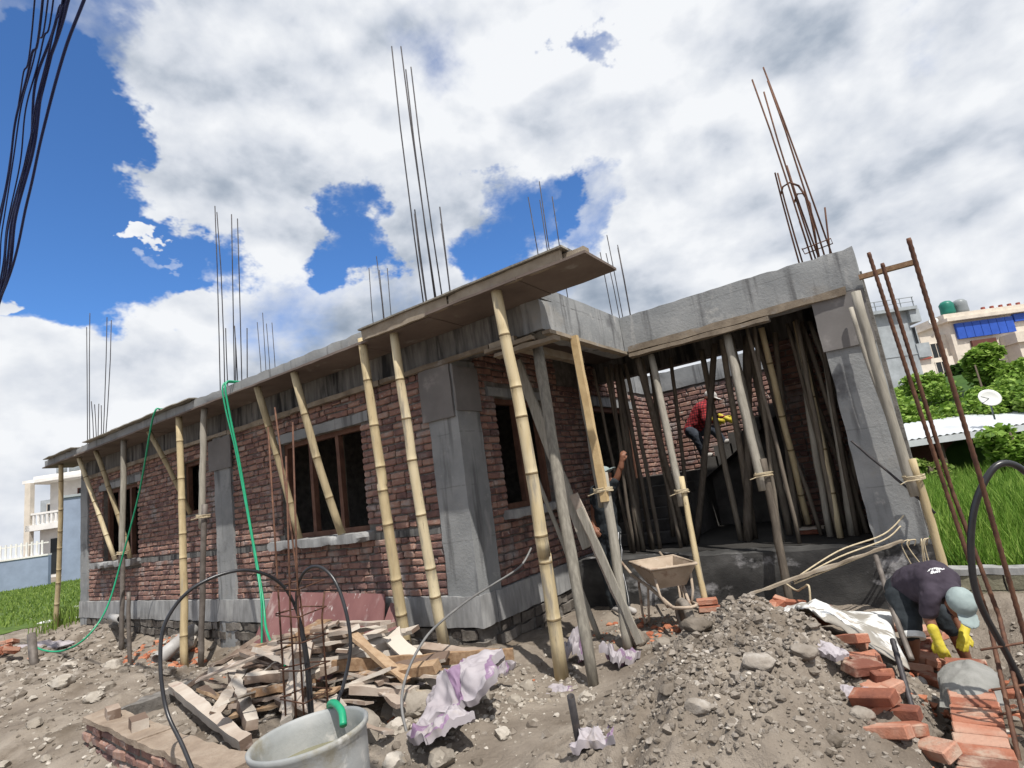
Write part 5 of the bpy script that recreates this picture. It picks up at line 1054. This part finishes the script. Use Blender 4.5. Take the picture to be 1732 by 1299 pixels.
for k, (w, g, sd_) in enumerate((('wl', 'gl', 1), ('wr', 'gr', -1))): glove('glove', J[w], J[g], p, 'yellow', sd_, .98)
for a, t in (('al', 'toeL'), ('ar', 'toeR')): body('shoe', [(Vector(J[a])-Vector((0, 0, .045)), J[t], .048, .042)], 'shoe', p)
# pale two-line print on the back of the shirt
mb = MB(); base = Vector((4.165, .60, .03)); ux = Vector((.75, .35, -.08)).normalized(); uy = Vector((.15, .1, .35)).normalized()
for r_ in range(2):
    x = -.06+.03*r_
    while x < .06-.02*r_:
        wd = random.uniform(.010, .018)
        for q in range(2):
            o_ = base+ux*(x+q*wd*.5)+uy*(-.034*r_+random.uniform(-.004, .004)); mb.box((0, 0, 0), (.005, .024*random.uniform(.7, 1.1), .004), frame(o_, ux, uy.cross(ux)*-1))
        mb.box((0, 0, 0), (wd*.6, .006, .004), frame(base+ux*x+uy*(-.034*r_+random.choice((0, .009, .018))), ux, uy.cross(ux)*-1)); x += wd+.003
o = mb.build('shirt_print', M['white'], p); o['kind'] = 'stuff'; sw_ = o.modifiers.new('wrap', 'SHRINKWRAP'); sw_.target = sh; sw_.wrap_method = 'NEAREST_SURFACEPOINT'; sw_.offset = .003; sw_.wrap_mode = 'OUTSIDE_SURFACE'
# the worker in red on the stair
J = {'head': (1.594, 4.88, 2.177), 'neck': (1.522, 4.86, 2.087), 'chest': (1.435, 4.85, 1.990), 'pelvis': (1.193, 4.85, 1.683), 's1': (1.476, 4.72, 2.008), 'e1': (1.500, 4.68, 1.779), 'w1': (1.654, 4.74, 1.772), 'h1': (1.741, 4.80, 1.734), 's2': (1.471, 5.02, 2.021), 'e2': (1.558, 5.04, 1.849), 'w2': (1.722, 5.02, 1.807), 'h2': (1.808, 5.02, 1.750), 'hip1': (1.204, 4.77, 1.650), 'k1': (1.300, 4.79, 1.421), 'a1': (1.30, 4.84, 1.24), 'hip2': (1.215, 4.95, 1.649), 'k2': (1.50, 5.02, 1.640), 'a2': (1.62, 5.06, 1.43)}
J['k1'] = (1.29, 4.80, 1.45)
p = empty('person', (1.35, 4.95, 1.175), 'worker in red checked shirt and cap stooping on the stair inside the porch', 'person', 'workers on the site')
hd = capped_head(p, J['head'], (.85, -.1, -.5), (.45, 0, .9), .105, 'pinkcap' if 'pinkcap' in M else 'shoe', True)
body('body', [(J['pelvis'], J['chest'], .12, .13), (J['chest'], J['neck'], .11, .06), (J['neck'], J['head'], .055, .055), (J['s1'], J['e1'], .05, .042), (J['e1'], J['w1'], .042, .03), (J['s2'], J['e2'], .05, .042), (J['e2'], J['w2'], .042, .03), (J['hip1'], J['k1'], .085, .06), (J['k1'], J['a1'], .06, .04), (J['hip2'], J['k2'], .085, .06), (J['k2'], J['a2'], .06, .04)] + hd, 'skin', p)
body('shirt', [(J['pelvis'], J['chest'], .145, .16), (J['chest'], J['neck'], .14, .08), (J['chest'], J['s1'], .13, .07), (J['chest'], J['s2'], .13, .07), (J['s1'], J['e1'], .07, .058), (J['e1'], J['w1'], .057, .045), (J['s2'], J['e2'], .07, .058), (J['e2'], J['w2'], .057, .045)], 'check', p)
body('trousers', [(J['pelvis'], J['hip1'], .14, .11), (J['pelvis'], J['hip2'], .14, .11), (J['hip1'], J['k1'], .11, .08), (J['k1'], J['a1'], .08, .06), (J['hip2'], J['k2'], .11, .08), (J['k2'], J['a2'], .08, .06)], 'jeans', p)
for a, d_ in (('a1', (.13, 0, -.03)), ('a2', (.12, 0, -.03))): body('shoe', [(Vector(J[a])+Vector((0, 0, -.03)), Vector(J[a])+Vector(d_), .045, .04)], 'shoe', p)
glove('glove', J['w1'], J['h1'], p, 'yellow', 1, 1.1); glove('glove', J['w2'], J['h2'], p, 'yellow', -1, 1.1)
# the worker in the dark beside the side wall
gz0 = gz(.86, 1.72)
J = {'head': (.90, 1.72, 1.10), 'neck': (.86, 1.74, .985), 'chest': (.83, 1.75, .83), 'pelvis': (.80, 1.78, .42), 's1': (.98, 1.71, .92), 'e1': (1.10, 1.70, 1.07), 'w1': (1.19, 1.70, 1.24), 's2': (.70, 1.79, .93), 'e2': (.63, 1.80, .68), 'w2': (.66, 1.68, .46), 'hip1': (.87, 1.77, .38), 'k1': (.88, 1.70, -.06), 'a1': (.90, 1.74, gz0+.09), 'hip2': (.72, 1.80, .38), 'k2': (.70, 1.76, -.06), 'a2': (.69, 1.80, gz0+.09)}
p = empty('person', (.85, 1.75, gz0), 'worker in dark clothes and pale cap standing in shade, arm raised to a prop', 'person', 'workers on the site')
hd = capped_head(p, J['head'], (.8, -.1, .25), (-.2, 0, 1), .108, 'cap')
body('body', [(J['pelvis'], J['chest'], .12, .13), (J['chest'], J['neck'], .11, .06), (J['neck'], J['head'], .055, .055), (J['s1'], J['e1'], .05, .042), (J['e1'], J['w1'], .042, .03), (J['s2'], J['e2'], .05, .042), (J['e2'], J['w2'], .042, .03), (J['hip1'], J['k1'], .085, .06), (J['k1'], J['a1'], .06, .04), (J['hip2'], J['k2'], .085, .06), (J['k2'], J['a2'], .06, .04)] + hd, 'skin', p)
body('shirt', [(J['pelvis'], J['chest'], .14, .155), (J['chest'], J['neck'], .135, .08), (J['chest'], J['s1'], .12, .07), (J['chest'], J['s2'], .12, .07), (J['s1'], mid(J['s1'], J['e1'], .6), .07, .06), (J['s2'], mid(J['s2'], J['e2'], .6), .07, .06)], 'shorts', p)
tr = body('track_trousers', [(J['pelvis'], J['hip1'], .135, .11), (J['pelvis'], J['hip2'], .135, .11), (J['hip1'], J['k1'], .11, .08), (J['k1'], J['a1'], .08, .06), (J['hip2'], J['k2'], .11, .08), (J['k2'], J['a2'], .08, .06)], 'shorts', p)
for k in range(2):
    mb = MB(); P = [Vector(J[a])+Vector((.115-.03*i+.012*k, -.06+.05*k-.01*i, 0)) for i, a in enumerate(('hip1', 'k1', 'a1'))]; mb.tube([lerp(P[0], P[1], t/8) for t in range(8)]+[lerp(P[1], P[2], t/8) for t in range(9)], .006, 5); o = mb.build('stripe', M['white'], tr, True); w_ = o.modifiers.new('wrap', 'SHRINKWRAP'); w_.target = tr; w_.offset = .003; w_.wrap_mode = 'OUTSIDE_SURFACE'
for a in ('a1', 'a2'): body('shoe', [(Vector(J[a])+Vector((0, 0, -.045)), Vector(J[a])+Vector((.13, -.08, -.05)), .045, .04)], 'shoe', p)
glove('hand', J['w1'], Vector(J['w1'])+Vector((.03, 0, .09)), p, 'skin', 1, .95); glove('hand', J['w2'], Vector(J['w2'])+Vector((.05, -.05, -.06)), p, 'skin', -1, .95)
for o in list(col.objects):
    if o.name.split('.')[0] in ('tshirt', 'shirt', 'shorts', 'trousers', 'track_trousers', 'cap'): folds(o, .010 if o.name.startswith('cap') else .018)

# ------------------------------------------------------------------ surroundings
class LB:
    """boxes in a building's own frame: u to the right along its front, z up, d towards the viewer"""
    def __init__(s, org, ang): s.o = Vector(org); s.u = Vector((math.cos(ang), math.sin(ang), 0)); s.n = Vector((math.sin(ang), -math.cos(ang), 0))
    def m(s): return Matrix(((s.u.x, s.n.x, 0, s.o.x), (s.u.y, s.n.y, 0, s.o.y), (0, 0, 1, s.o.z), (0, 0, 0, 1)))
    def bx(s, name, mat, parent, boxes):
        mb = MB()
        for (u0, u1, z0, z1, d0, d1) in boxes: mb.box((u0, d0, z0), (u1, d1, z1), s.m())
        # the frame mirrors, so turn the faces round
        mb.f = [q[::-1] for q in mb.f]; return mb.build(name, M[mat], parent)
    def pt(s, u, z, d): return s.o+s.u*u+s.n*d+Vector((0, 0, z))
def windows(B, root, lst, frame_mat='cream'):
    for (u0, u1, z0, z1, d) in lst:
        w = B.bx('window', 'glassdark', root, [(u0, u1, z0, z1, d-.05, d+.02)])
        B.bx('window_frame', frame_mat, w, [(u0-.07, u0, z0-.07, z1+.07, d, d+.07), (u1, u1+.07, z0-.07, z1+.07, d, d+.07), (u0, u1, z0-.07, z0, d, d+.09), (u0, u1, z1, z1+.07, d, d+.07), ((u0+u1)/2-.03, (u0+u1)/2+.03, z0, z1, d+.01, d+.06)])
# left: white house over a blue compound wall
hb = empty('white_house', (-54.0, 9.3, -.6), 'white two-storey house with a balustraded balcony beyond the blue wall at far left', 'house'); B = LB((-53.1, 10.3, -.6), R(33))
B.bx('wall', 'whitehouse', hb, [(.3, 5.6, 0, 4.2, -6, 0), (.3, 5.6, 4.2, 7.5, -6, -.9)])
B.bx('roof_slab', 'whitehouse', hb, [(-.6, 6.2, 7.5, 7.75, -6.5, .7)]); B.bx('parapet', 'whitehouse', hb, [(-.5, 6.1, 7.75, 8.1, -6.4, -.2)])
B.bx('balcony_slab', 'whitehouse', hb, [(.0, 5.9, 3.75, 4.2, .02, 1.0)]); B.bx('column', 'cream', hb, [(-.1, .35, 0, 7.49, .6, 1.0)]); B.bx('column', 'whitehouse', hb, [(5.4, 5.8, 0, 7.49, .6, 1.0)])
B.bx('balcony_rail', 'whitehouse', hb, [(.36, 5.39, 4.95, 5.1, .75, .95)])
for k in range(14): B.bx('baluster', 'whitehouse', hb, [(.5+k*.36, .64+k*.36, 4.205, 4.945, .78, .92)])
B.bx('doorway', 'glassdark', hb, [(1.2, 3.9, .3, 3.0, -.02, .03)]); B.bx('shutter', 'brownwood', hb, [(2.9, 3.85, .3, 2.9, .035, .08)])
windows(B, hb, [(2.7, 4.0, 5.3, 6.7, -.9)], 'brownwood')
mb = MB(); [mb.lathe([(.0, 0), (.35, .0), (.36, .7), (.2, .85), (0, .86)], B.pt(u, 8.1, -2), 14) for u in (.3,)]; mb.build('water_tank', M['tankk'], hb, True); mb = MB(); mb.lathe([(.0, 0), (.35, .0), (.36, .7), (.2, .85), (0, .86)], B.pt(1.4, 8.1, -2), 14); mb.build('water_tank', M['tankk'], hb, True)
w = empty('compound_wall', (-42, 6, -.6), 'long blue painted compound wall across the meadow at far left', 'wall'); B = LB((-46.5, 2.2, -.8), R(40)); B.bx('wall', 'bluewall', w, [(-8, 8.2, 0, 1.95, -.25, 0)]); B.bx('coping', 'whitehouse', w, [(-8, 8.2, 1.95, 2.05, -.3, .05)])
for k in range(24): B.bx('fence_paling', 'whitehouse', w, [(.8+k*.3, .9+k*.3, 2.055, 2.9, -.15, -.1)])
B.bx('fence_rail', 'whitehouse', w, [(.6, 8.1, 2.7, 2.78, -.20, -.155)])
w = empty('blue_house', (-39, 10, -.6), 'tall plain blue side wall of a neighbouring house just left of the brick shell', 'house'); B = LB((-40.9, 7.9, -.9), R(42)); B.bx('wall', 'bluewall', w, [(.5, 9.0, 0, 5.5, -9, 0)]); B.bx('roof_slab', 'greyhouse', w, [(.4, 9.2, 5.5, 5.65, -9.1, .1)])
# distant pale houses on the left skyline
for k, (o_, ang, wd, h, lab) in enumerate((((-88, 20, -1), R(30), 7, 9.2, 'distant grey house left of the white balcony house on the skyline'),)):
    q = empty('distant_house', o_, lab, 'house'); B = LB(o_, ang); B.bx('wall', 'greyhouse', q, [(0, wd, 0, h, -6, 0)]); windows(B, q, [(1+2*i, 2+2*i, z, z+1.4, 0) for i in range(3) for z in (4.5, 7.2)])
# right: bare grey house, tiled house, cream house with blue sheeting
q = empty('grey_house', (3, 48, -.6), 'bare grey rendered house behind the right-hand column', 'house'); B = LB((2.95, 46.2, -.3), R(33))
B.bx('wall', 'greyhouse', q, [(-2.5, 3.9, 0, 10.9, -8, 0)]); B.bx('roof_slab', 'greyhouse', q, [(-2.7, 4.5, 10.9, 11.15, -8, .5)]); B.bx('floor_edge', 'greyhouse', q, [(-2.5, 3.92, 7.4, 7.5, 0, .04)]); B.bx('floor_edge', 'greyhouse', q, [(-2.5, 3.92, 4.2, 4.3, 0, .04)])
B.bx('balcony', 'greyhouse', q, [(3.91, 4.9, 7.1, 8.2, -4, .1)]); B.bx('balcony', 'greyhouse', q, [(3.91, 4.7, 9.9, 10.89, -4, .3)])
for k in range(8): B.bx('rail_post', 'tankk', q, [(-2.5+k*.98, -2.45+k*.98, 11.15, 11.9, .3, .35)])
B.bx('roof_rail', 'tankk', q, [(-2.6, 4.45, 11.86, 11.91, .36, .40)]); B.bx('roof_rail', 'tankk', q, [(-2.6, 4.45, 11.5, 11.54, .36, .40)])
windows(B, q, [(4.05, 4.6, 8.3, 9.6, -.6)], 'greyhouse')
q = empty('tiled_house', (7, 68, -.6), 'small house with a red gable between the grey house and the cream house', 'house'); B = LB((5.6, 67.6, -.6), R(34)); B.bx('wall', 'cream', q, [(0, 5.2, 0, 9.3, -7, 0)])
mb = MB(); mb.add([B.pt(-.3, 9.3, .3), B.pt(1.3, 10.9, .3), B.pt(2.9, 9.3, .3), B.pt(-.3, 9.3, -7), B.pt(1.3, 10.9, -7), B.pt(2.9, 9.3, -7)], [(0, 2, 1), (3, 4, 5), (0, 1, 4, 3), (1, 2, 5, 4), (0, 3, 5, 2)]); mb.build('roof', M['redroof'], q)
B.bx('lean_to_roof', 'tin', q, [(-1.5, 5.8, 7.0, 7.15, 0, 2.2)]); B.bx('lean_to_wall', 'whitehouse', q, [(-1.2, 5.5, 4.0, 6.99, 0, 1.8)]); windows(B, q, [(3.2, 4.4, 7.6, 8.8, 0)])
q = empty('cream_house', (14, 82, -.6), 'cream three-storey house with blue sheeted balcony and roof tanks at the right edge', 'house'); B = LB((11.0, 79.4, -.6), R(36))
B.bx('wall', 'cream', q, [(0, 15, 0, 14.2, -10, 0)]); B.bx('roof_slab', 'cream', q, [(-.6, 15.5, 14.2, 14.6, -10.5, .8)]); B.bx('parapet', 'cream', q, [(-.5, 15.4, 14.6, 15.2, -10.4, .3)])
B.bx('side_wing', 'cream', q, [(-3.2, -.01, 0, 13.0, -10, -.8)])
for k in range(7): B.bx('sheeting', 'awning', q, [(.6+k*1.02, 1.56+k*1.02, 12.0, 13.9, .05, .35)])
B.bx('sheeting', 'awning', q, [(7.9, 9.6, 13.2, 14.1, .05, .35)])
B.bx('balcony', 'cream', q, [(5.6, 13.5, 10.4, 11.6, .02, 2.2)]); B.bx('bay', 'cream', q, [(6.0, 13.2, 5.4, 10.39, .02, 1.8)]); B.bx('balcony_panel', 'brownwood', q, [(2.0, 5.0, 10.2, 11.6, .05, .3)]); B.bx('balcony_panel', 'brownwood', q, [(9.8, 12.4, 11.61, 12.6, 1.6, 2.0)]); B.bx('floor_edge', 'pink', q, [(5.8, 13.4, 5.1, 5.39, .02, 2.2)]); B.bx('door', 'brownwood', q, [(2.2, 4.6, 5.6, 9.6, .02, .1)])
B.bx('column', 'whitehouse', q, [(.9, 1.7, 0, 10.2, .5, 1.2)])
windows(B, q, [(9.6, 12.4, 7.3, 9.4, 1.8), (6.4, 7.3, 6.6, 8.6, 1.8), (-2.2, -.9, 9.8, 12.0, -.8)])
for k, (u, mt) in enumerate(((1.5, 'tankg'), (3.2, 'tankk'))): mb = MB(); mb.lathe([(.0, 0), (.75, .0), (.78, .5), (.75, 1.0), (.78, 1.5), (.5, 1.85), (.2, 1.95), (0, 1.95)], B.pt(u, 15.2, -1.2), 18); mb.build('water_tank', M[mt], q, True)
mb = MB(); mb.lathe([(0, .0), (.3, .05), (.5, .15), (.52, .16), (.3, .08), (0, .03)], B.pt(-1.3, 14.6, -.4), 14, Euler((R(60), 0, 0)).to_matrix().to_4x4()); mb.build('dish', M['dishm'], q, True)
for k in range(9): B.bx('flower_pot', 'redroof', q, [(4.6+k*1.1, 4.9+k*1.1, 15.2, 15.5, -.1, .2)])
# low garden wall before the field, of blocks with a cement top
w = empty('field_wall', (5.5, 2.5, -.6), 'low mossy block wall with a pale cement top in front of the green field', 'wall')
bm_ = material('mossy_block', [(.25, (.16, .155, .11)), (.5, (.25, .235, .17)), (.8, (.34, .31, .24))], 4, rough=.95, bump=.6, bscale=30, bdist=.02, rnd=.6)
for r_ in range(2):
    x = 4.22-.1*r_
    while x < 9:
        l = random.uniform(.24, .34); mb = MB(); mb.rbox((x, 2.44+random.uniform(-.01, .01), -.70+r_*.155), (x+l-.015, 2.62, -.555+r_*.155), seg=.08, amp=.008, ns=8, chip=.02); mb.build('block', bm_, w); x += l
mb = MB(); mb.rbox((4.17, 2.43, -.395), (9, 2.64, -.335), seg=.09, amp=.012, ns=6, chip=.03); mb.build('coping', M['plinth'], w); mb = MB(); mb.rbox((4.2, 2.47, -.85), (9, 2.60, -.397), seg=.3, amp=.004); mb.build('core', M['mortar'], w)
# blades of grass and rice
def blades(name, pts, h0, h1, wd, mat, label, lean=.35):
    v = []; f = []
    for (x, y, z) in pts:
        h = random.uniform(h0, h1); a = random.uniform(0, 6.28); dx, dy = math.cos(a)*wd, math.sin(a)*wd; b = random.uniform(0, 6.28); L_ = random.uniform(.1, lean)*h; bx_, by_ = math.cos(b)*L_, math.sin(b)*L_; n = len(v)
        v += [(x-dx, y-dy, z-.03), (x+dx, y+dy, z-.03), (x+dx*.8+bx_*.3, y+dy*.8+by_*.3, z+h*.6), (x-dx*.8+bx_*.3, y-dy*.8+by_*.3, z+h*.6), (x+bx_, y+by_, z+h)]; f += [(n, n+1, n+2, n+3), (n+3, n+2, n+4)]
    me = bpy.data.meshes.new(name); me.from_pydata(v, [], f); me.update(); o = link(name, me, M[mat]); return tag(o, label, None, None, 'stuff')
random.seed(5); pts = []
for k in range(30000):
    t = random.random(); y = 2.72+19.5*t**1.5; x = random.uniform(4.25 if y < 6.6 else 3.0, 5.6+.30*(y-2.7)+1.2); pts.append((x, y, gz(x, y)))
blades('rice_field', pts, .26, .62, .010, 'rice', 'bright green young rice filling the field at right')
pts = []
for k in range(16000):
    y = random.uniform(-1.5, 11); x = random.uniform(-41, -12.2)
    if y < .4 and x > -14.5-(.4-y)*1.2: continue
    if x > -13.2 and y < 0: continue
    pts.append((x, y, gz(x, y)))
blades('meadow_grass', pts, .06, .17, .025, 'grass', 'unmown green grass left of the house', .6)
pts = [(random.gauss(-12.4, .35), random.gauss(.6, .5), 0) for _ in range(1400)]; pts = [(x, y, gz(x, y)) for x, y, z in pts]
blades('tall_weeds', pts, .15, .5, .010, 'grass', 'tall bright weeds beside the left end of the house', .5)
for g_, m_, nm, lb in (((4.0, 2.7, 12, 22.6), 'rice', 'field_ground', 'wet green ground under the rice'), ((-43, -1.2, -14.6, 11), 'grass', 'meadow_ground', 'green turf under the meadow grass')):
    x0, y0, x1, y1 = g_; n = 40; v = []; f = []
    for j in range(n+1):
        for i in range(n+1): x = x0+(x1-x0)*i/n; y = y0+(y1-y0)*j/n; v.append((x, y, gz(x, y)+.02))
    for j in range(n):
        for i in range(n): f.append((j*(n+1)+i, j*(n+1)+i+1, (j+1)*(n+1)+i+1, (j+1)*(n+1)+i))
    me = bpy.data.meshes.new(nm); me.from_pydata(v, [], f); me.update(); tag(link(nm, me, M[m_]), lb, None, None, 'structure')
# leaves
def leaves(mb, pts, s0, s1):
    for (x, y, z) in pts:
        s = random.uniform(s0, s1); e = Euler((random.uniform(-.9, .9), random.uniform(-.9, .9), random.uniform(0, 6.28))).to_matrix(); q = [(-.12, -.5, 0), (-.5, 0, .08), (0, .55, 0), (.5, 0, .08), (.12, -.5, 0)]
        b = len(mb.v); mb.v += [tuple(Vector((x, y, z))+e @ (Vector(k)*s)) for k in q]; mb.f += [(b, b+4, b+2), (b, b+2, b+1), (b+4, b+3, b+2)]
def clumped(n, cs):
    out = []
    for _ in range(n):
        c, r = random.choice(cs); d = Vector((random.gauss(0, 1), random.gauss(0, 1), random.gauss(0, 1))).normalized()*r*(random.random()**.35); out.append((c[0]+d.x, c[1]+d.y, c[2]+d.z*.8))
    return out
def bush(name, label, cs, n, s0, s1, mat, trunk=None, cat='bush', group=None):
    base = min(c[0][2]-c[1] for c in cs); cx = sum(c[0][0] for c in cs)/len(cs); cy = sum(c[0][1] for c in cs)/len(cs); q = empty(name, (cx, cy, -.7), label, cat, group)
    mb = MB(); leaves(mb, clumped(n, cs), s0, s1); o = mb.build('crown', M[mat], q); o['kind'] = 'stuff'
    mb = MB(); rt = Vector((cx, cy, -.8)); mb.tube([rt, rt+Vector((.05, 0, .6)), Vector((cx, cy, max(c[0][2] for c in cs)))], [.10, .08, .03], 7)
    for c, r in cs[:6]: mb.tube([rt+Vector((0, 0, .5)), lerp(rt+Vector((0, 0, .5)), c, .6)+Vector((0, 0, .1)), c], [.05, .035, .015], 6)
    mb.build('trunk', M['trunk'], q, True); return q
random.seed(9)
cs = []
for k in range(44):
    t = random.random(); x = 3.6+t*8.5; y = 24.5+random.uniform(0, 7); cs.append(((x, y, .9+(y-24)*.30+.05*x+random.uniform(-.3, .3)), random.uniform(.5, .95)))
bush('vine_hedge', 'sprawling bright green vine-covered bank behind the tin shed', cs, 24000, .10, .24, 'vine', cat='hedge')
mb = MB(); v = []; f = []; n = 24
for j in range(n+1):
    for i in range(n+1): x = 2+i*12/n; y = 23.6+j*12/n; v.append((x, y, -.9+min(1, (y-23.6)/.6)*(1.2+(y-23.6)*.28+.05*x)+float(vnoise(np.array([[x, y, 0.]]), .9)[0])*.5))
for j in range(n):
    for i in range(n): f.append((j*(n+1)+i, j*(n+1)+i+1, (j+1)*(n+1)+i+1, (j+1)*(n+1)+i))
mb.add(v, f); tag(mb.build('bank', M['darkleaf'], None, True), 'dark earth bank under the vines', None, None, 'structure')
bush('tall_shrub', 'bright leafy shrub rising above the vine bank, before the cream house', [((8.0, 30.5, 3.6), .9), ((8.2, 30.6, 4.4), .7), ((7.7, 30.3, 4.2), .6)], 1500, .16, .34, 'vine')
bush('dark_tree', 'dark tree between the grey house and the cream house', [((7.2, 38, 3.4), 1.0), ((7.6, 38.5, 4.3), .8), ((6.7, 38, 2.6), .9)], 1500, .16, .32, 'darkleaf', cat='tree')
bush('garden_bush', 'leafy green bush right of the shed opening at the field edge', [((6.3+random.uniform(0, 2.0), 18.6+random.uniform(-.5, .6), .1+random.uniform(-.5, .65)), .42) for _ in range(12)], 2600, .12, .24, 'vine')
bush('garden_bush', 'low scrubby plants left of the shed opening at the field edge', [((4.0+random.uniform(0, 1.0), 18.9+random.uniform(-.4, .4), -.2+random.uniform(-.4, .35)), .34) for _ in range(8)], 1100, .10, .2, 'grass')
# tin-roofed shed
q = empty('tin_shed', (6, 21.5, -.74), 'low open shed with a corrugated tin roof at the far edge of the field', 'shed'); B = LB((3.3, 19.6, -.74), R(35.5))
mb = MB(); n = 150; v = []; f = []
for i in range(n+1):
    u = -.6+i*8.2/n; k = .025*math.sin(i*1.35)
    for d, z in ((.7, 1.66), (-2.6, 2.30)): v.append(B.pt(u, z+k+.02*u*0, d))
    for d, z in ((.7, 1.645), (-2.6, 2.285)): v.append(B.pt(u, z+k, d))
for i in range(n):
    a = i*4; f += [(a, a+4, a+5, a+1), (a+2, a+3, a+7, a+6), (a, a+2, a+6, a+4)]
mb.add(v, f); mb.build('roof', M['tin'], q)
B.bx('fascia', 'tin', q, [(-.6, 7.6, 1.40, 1.62, .66, .70)]); B.bx('back_wall', 'brownwood', q, [(-.5, 7.4, 0, 2.2, -2.6, -2.45)]); B.bx('side_wall', 'mortar' if False else 'greyhouse', q, [(-.5, -.35, 0, 1.6, -2.44, .3)])
for u in (0, 1.9, 3.8, 5.6, 7.2): B.bx('post', 'trunk', q, [(u, u+.1, 0, 1.63, .3, .4)])
q = empty('satellite_dish', (6.8, 21.1, 1.2), 'pale satellite dish standing over the tin shed roof', 'dish')
mb = MB(); fr = frame((6.85, 21.2, 1.95), (1, .3, 0), (-.35, -.9, .35)).to_3x3().to_4x4(); mb.lathe([(0.005, .0), (.14, .014), (.25, .045), (.33, .08), (.34, .084), (.33, .095), (.23, .052), (.12, .022), (.005, .02)], (6.85, 21.2, 1.95), 28, fr); mb.build('bowl', M['dishm'], q, True)
mb = MB(); mb.tube([(6.85, 21.25, 1.9), (6.85, 21.3, 1.2)], .03, 7); mb.tube([(6.85, 21.2, 1.95), (6.6, 20.7, 2.05)], .015, 6); mb.build('mount', M['tankk'], q, True)
# overhead cables at the top left
for k, (x0, x1, x2, z0, r) in enumerate(((0, 0, 0, 0, .011), (-.42, -.30, -.05, 0, .012), (-.48, -.42, -.15, .02, .008), (-.56, -.40, -.2, .06, .010), (-.80, -.55, -.35, .0, .006), (-1.0, -.85, -.55, .05, .009), (-.62, -.50, -.30, -.06, .007), (-.52, -.36, -.12, -.03, .006), (-.9, -.7, -.45, .1, .006), (-.46, -.50, -.4, .05, .007), (-1.15, -.95, -.5, -.02, .006))):
    j = [random.uniform(-.03, .03) for _ in range(6)]
    r *= 1.2; x0 *= 1.7; x1 *= 1.35; x2 *= 1.2
    cable('overhead_cable', [(40+x0, -14, 9.5), (12+x0, -6.2, 6.9), (1.2+x0, -3.75, 6.1), (-.4+x0, -3.45, 5.95+j[0]+z0), (-1.5+(x0+x1)/2, -3.35+j[1], 5.75+j[2]+z0), (-2.4+x1, -3.25+j[3], 5.42+j[4]+z0), (-3.3+x1, -3.15, 5.05+j[5]), (-5.0+x2, -2.96, 4.52+z0), (-9+x2, -2.75, 4.0+.1*k), (-22+x2, -4.5, 4.2+.05*k), (-60+x2, -10, 8.5)], r, 'cable', ('black overhead cable hanging apart, rightmost of the bundle at top left', 'black overhead cable in the slack bundle at top left')[k > 0], 'cable', 'overhead cables', 6, 10)

# ------------------------------------------------------------------ labels: number look-alikes by their place in the picture
ORD = ['first', 'second', 'third', 'fourth', 'fifth', 'sixth', 'seventh', 'eighth', 'ninth', 'tenth', 'eleventh', 'twelfth', 'thirteenth', 'fourteenth', 'fifteenth', 'sixteenth']
same = {}
for o in col.objects:
    if o.parent is None and o.get('group') and o.get('label'): same.setdefault((o['group'], o['label']), []).append(o)
inv = cam.matrix_world.inverted()
def across(o):
    p = inv @ o.location; return p.x/-p.z
for (g_, lb), os_ in same.items():
    if 1 < len(os_) <= 16:
        os_.sort(key=across)
        for o, w in zip(os_, ORD): o['label'] = lb + ', ' + w + ' from the left'
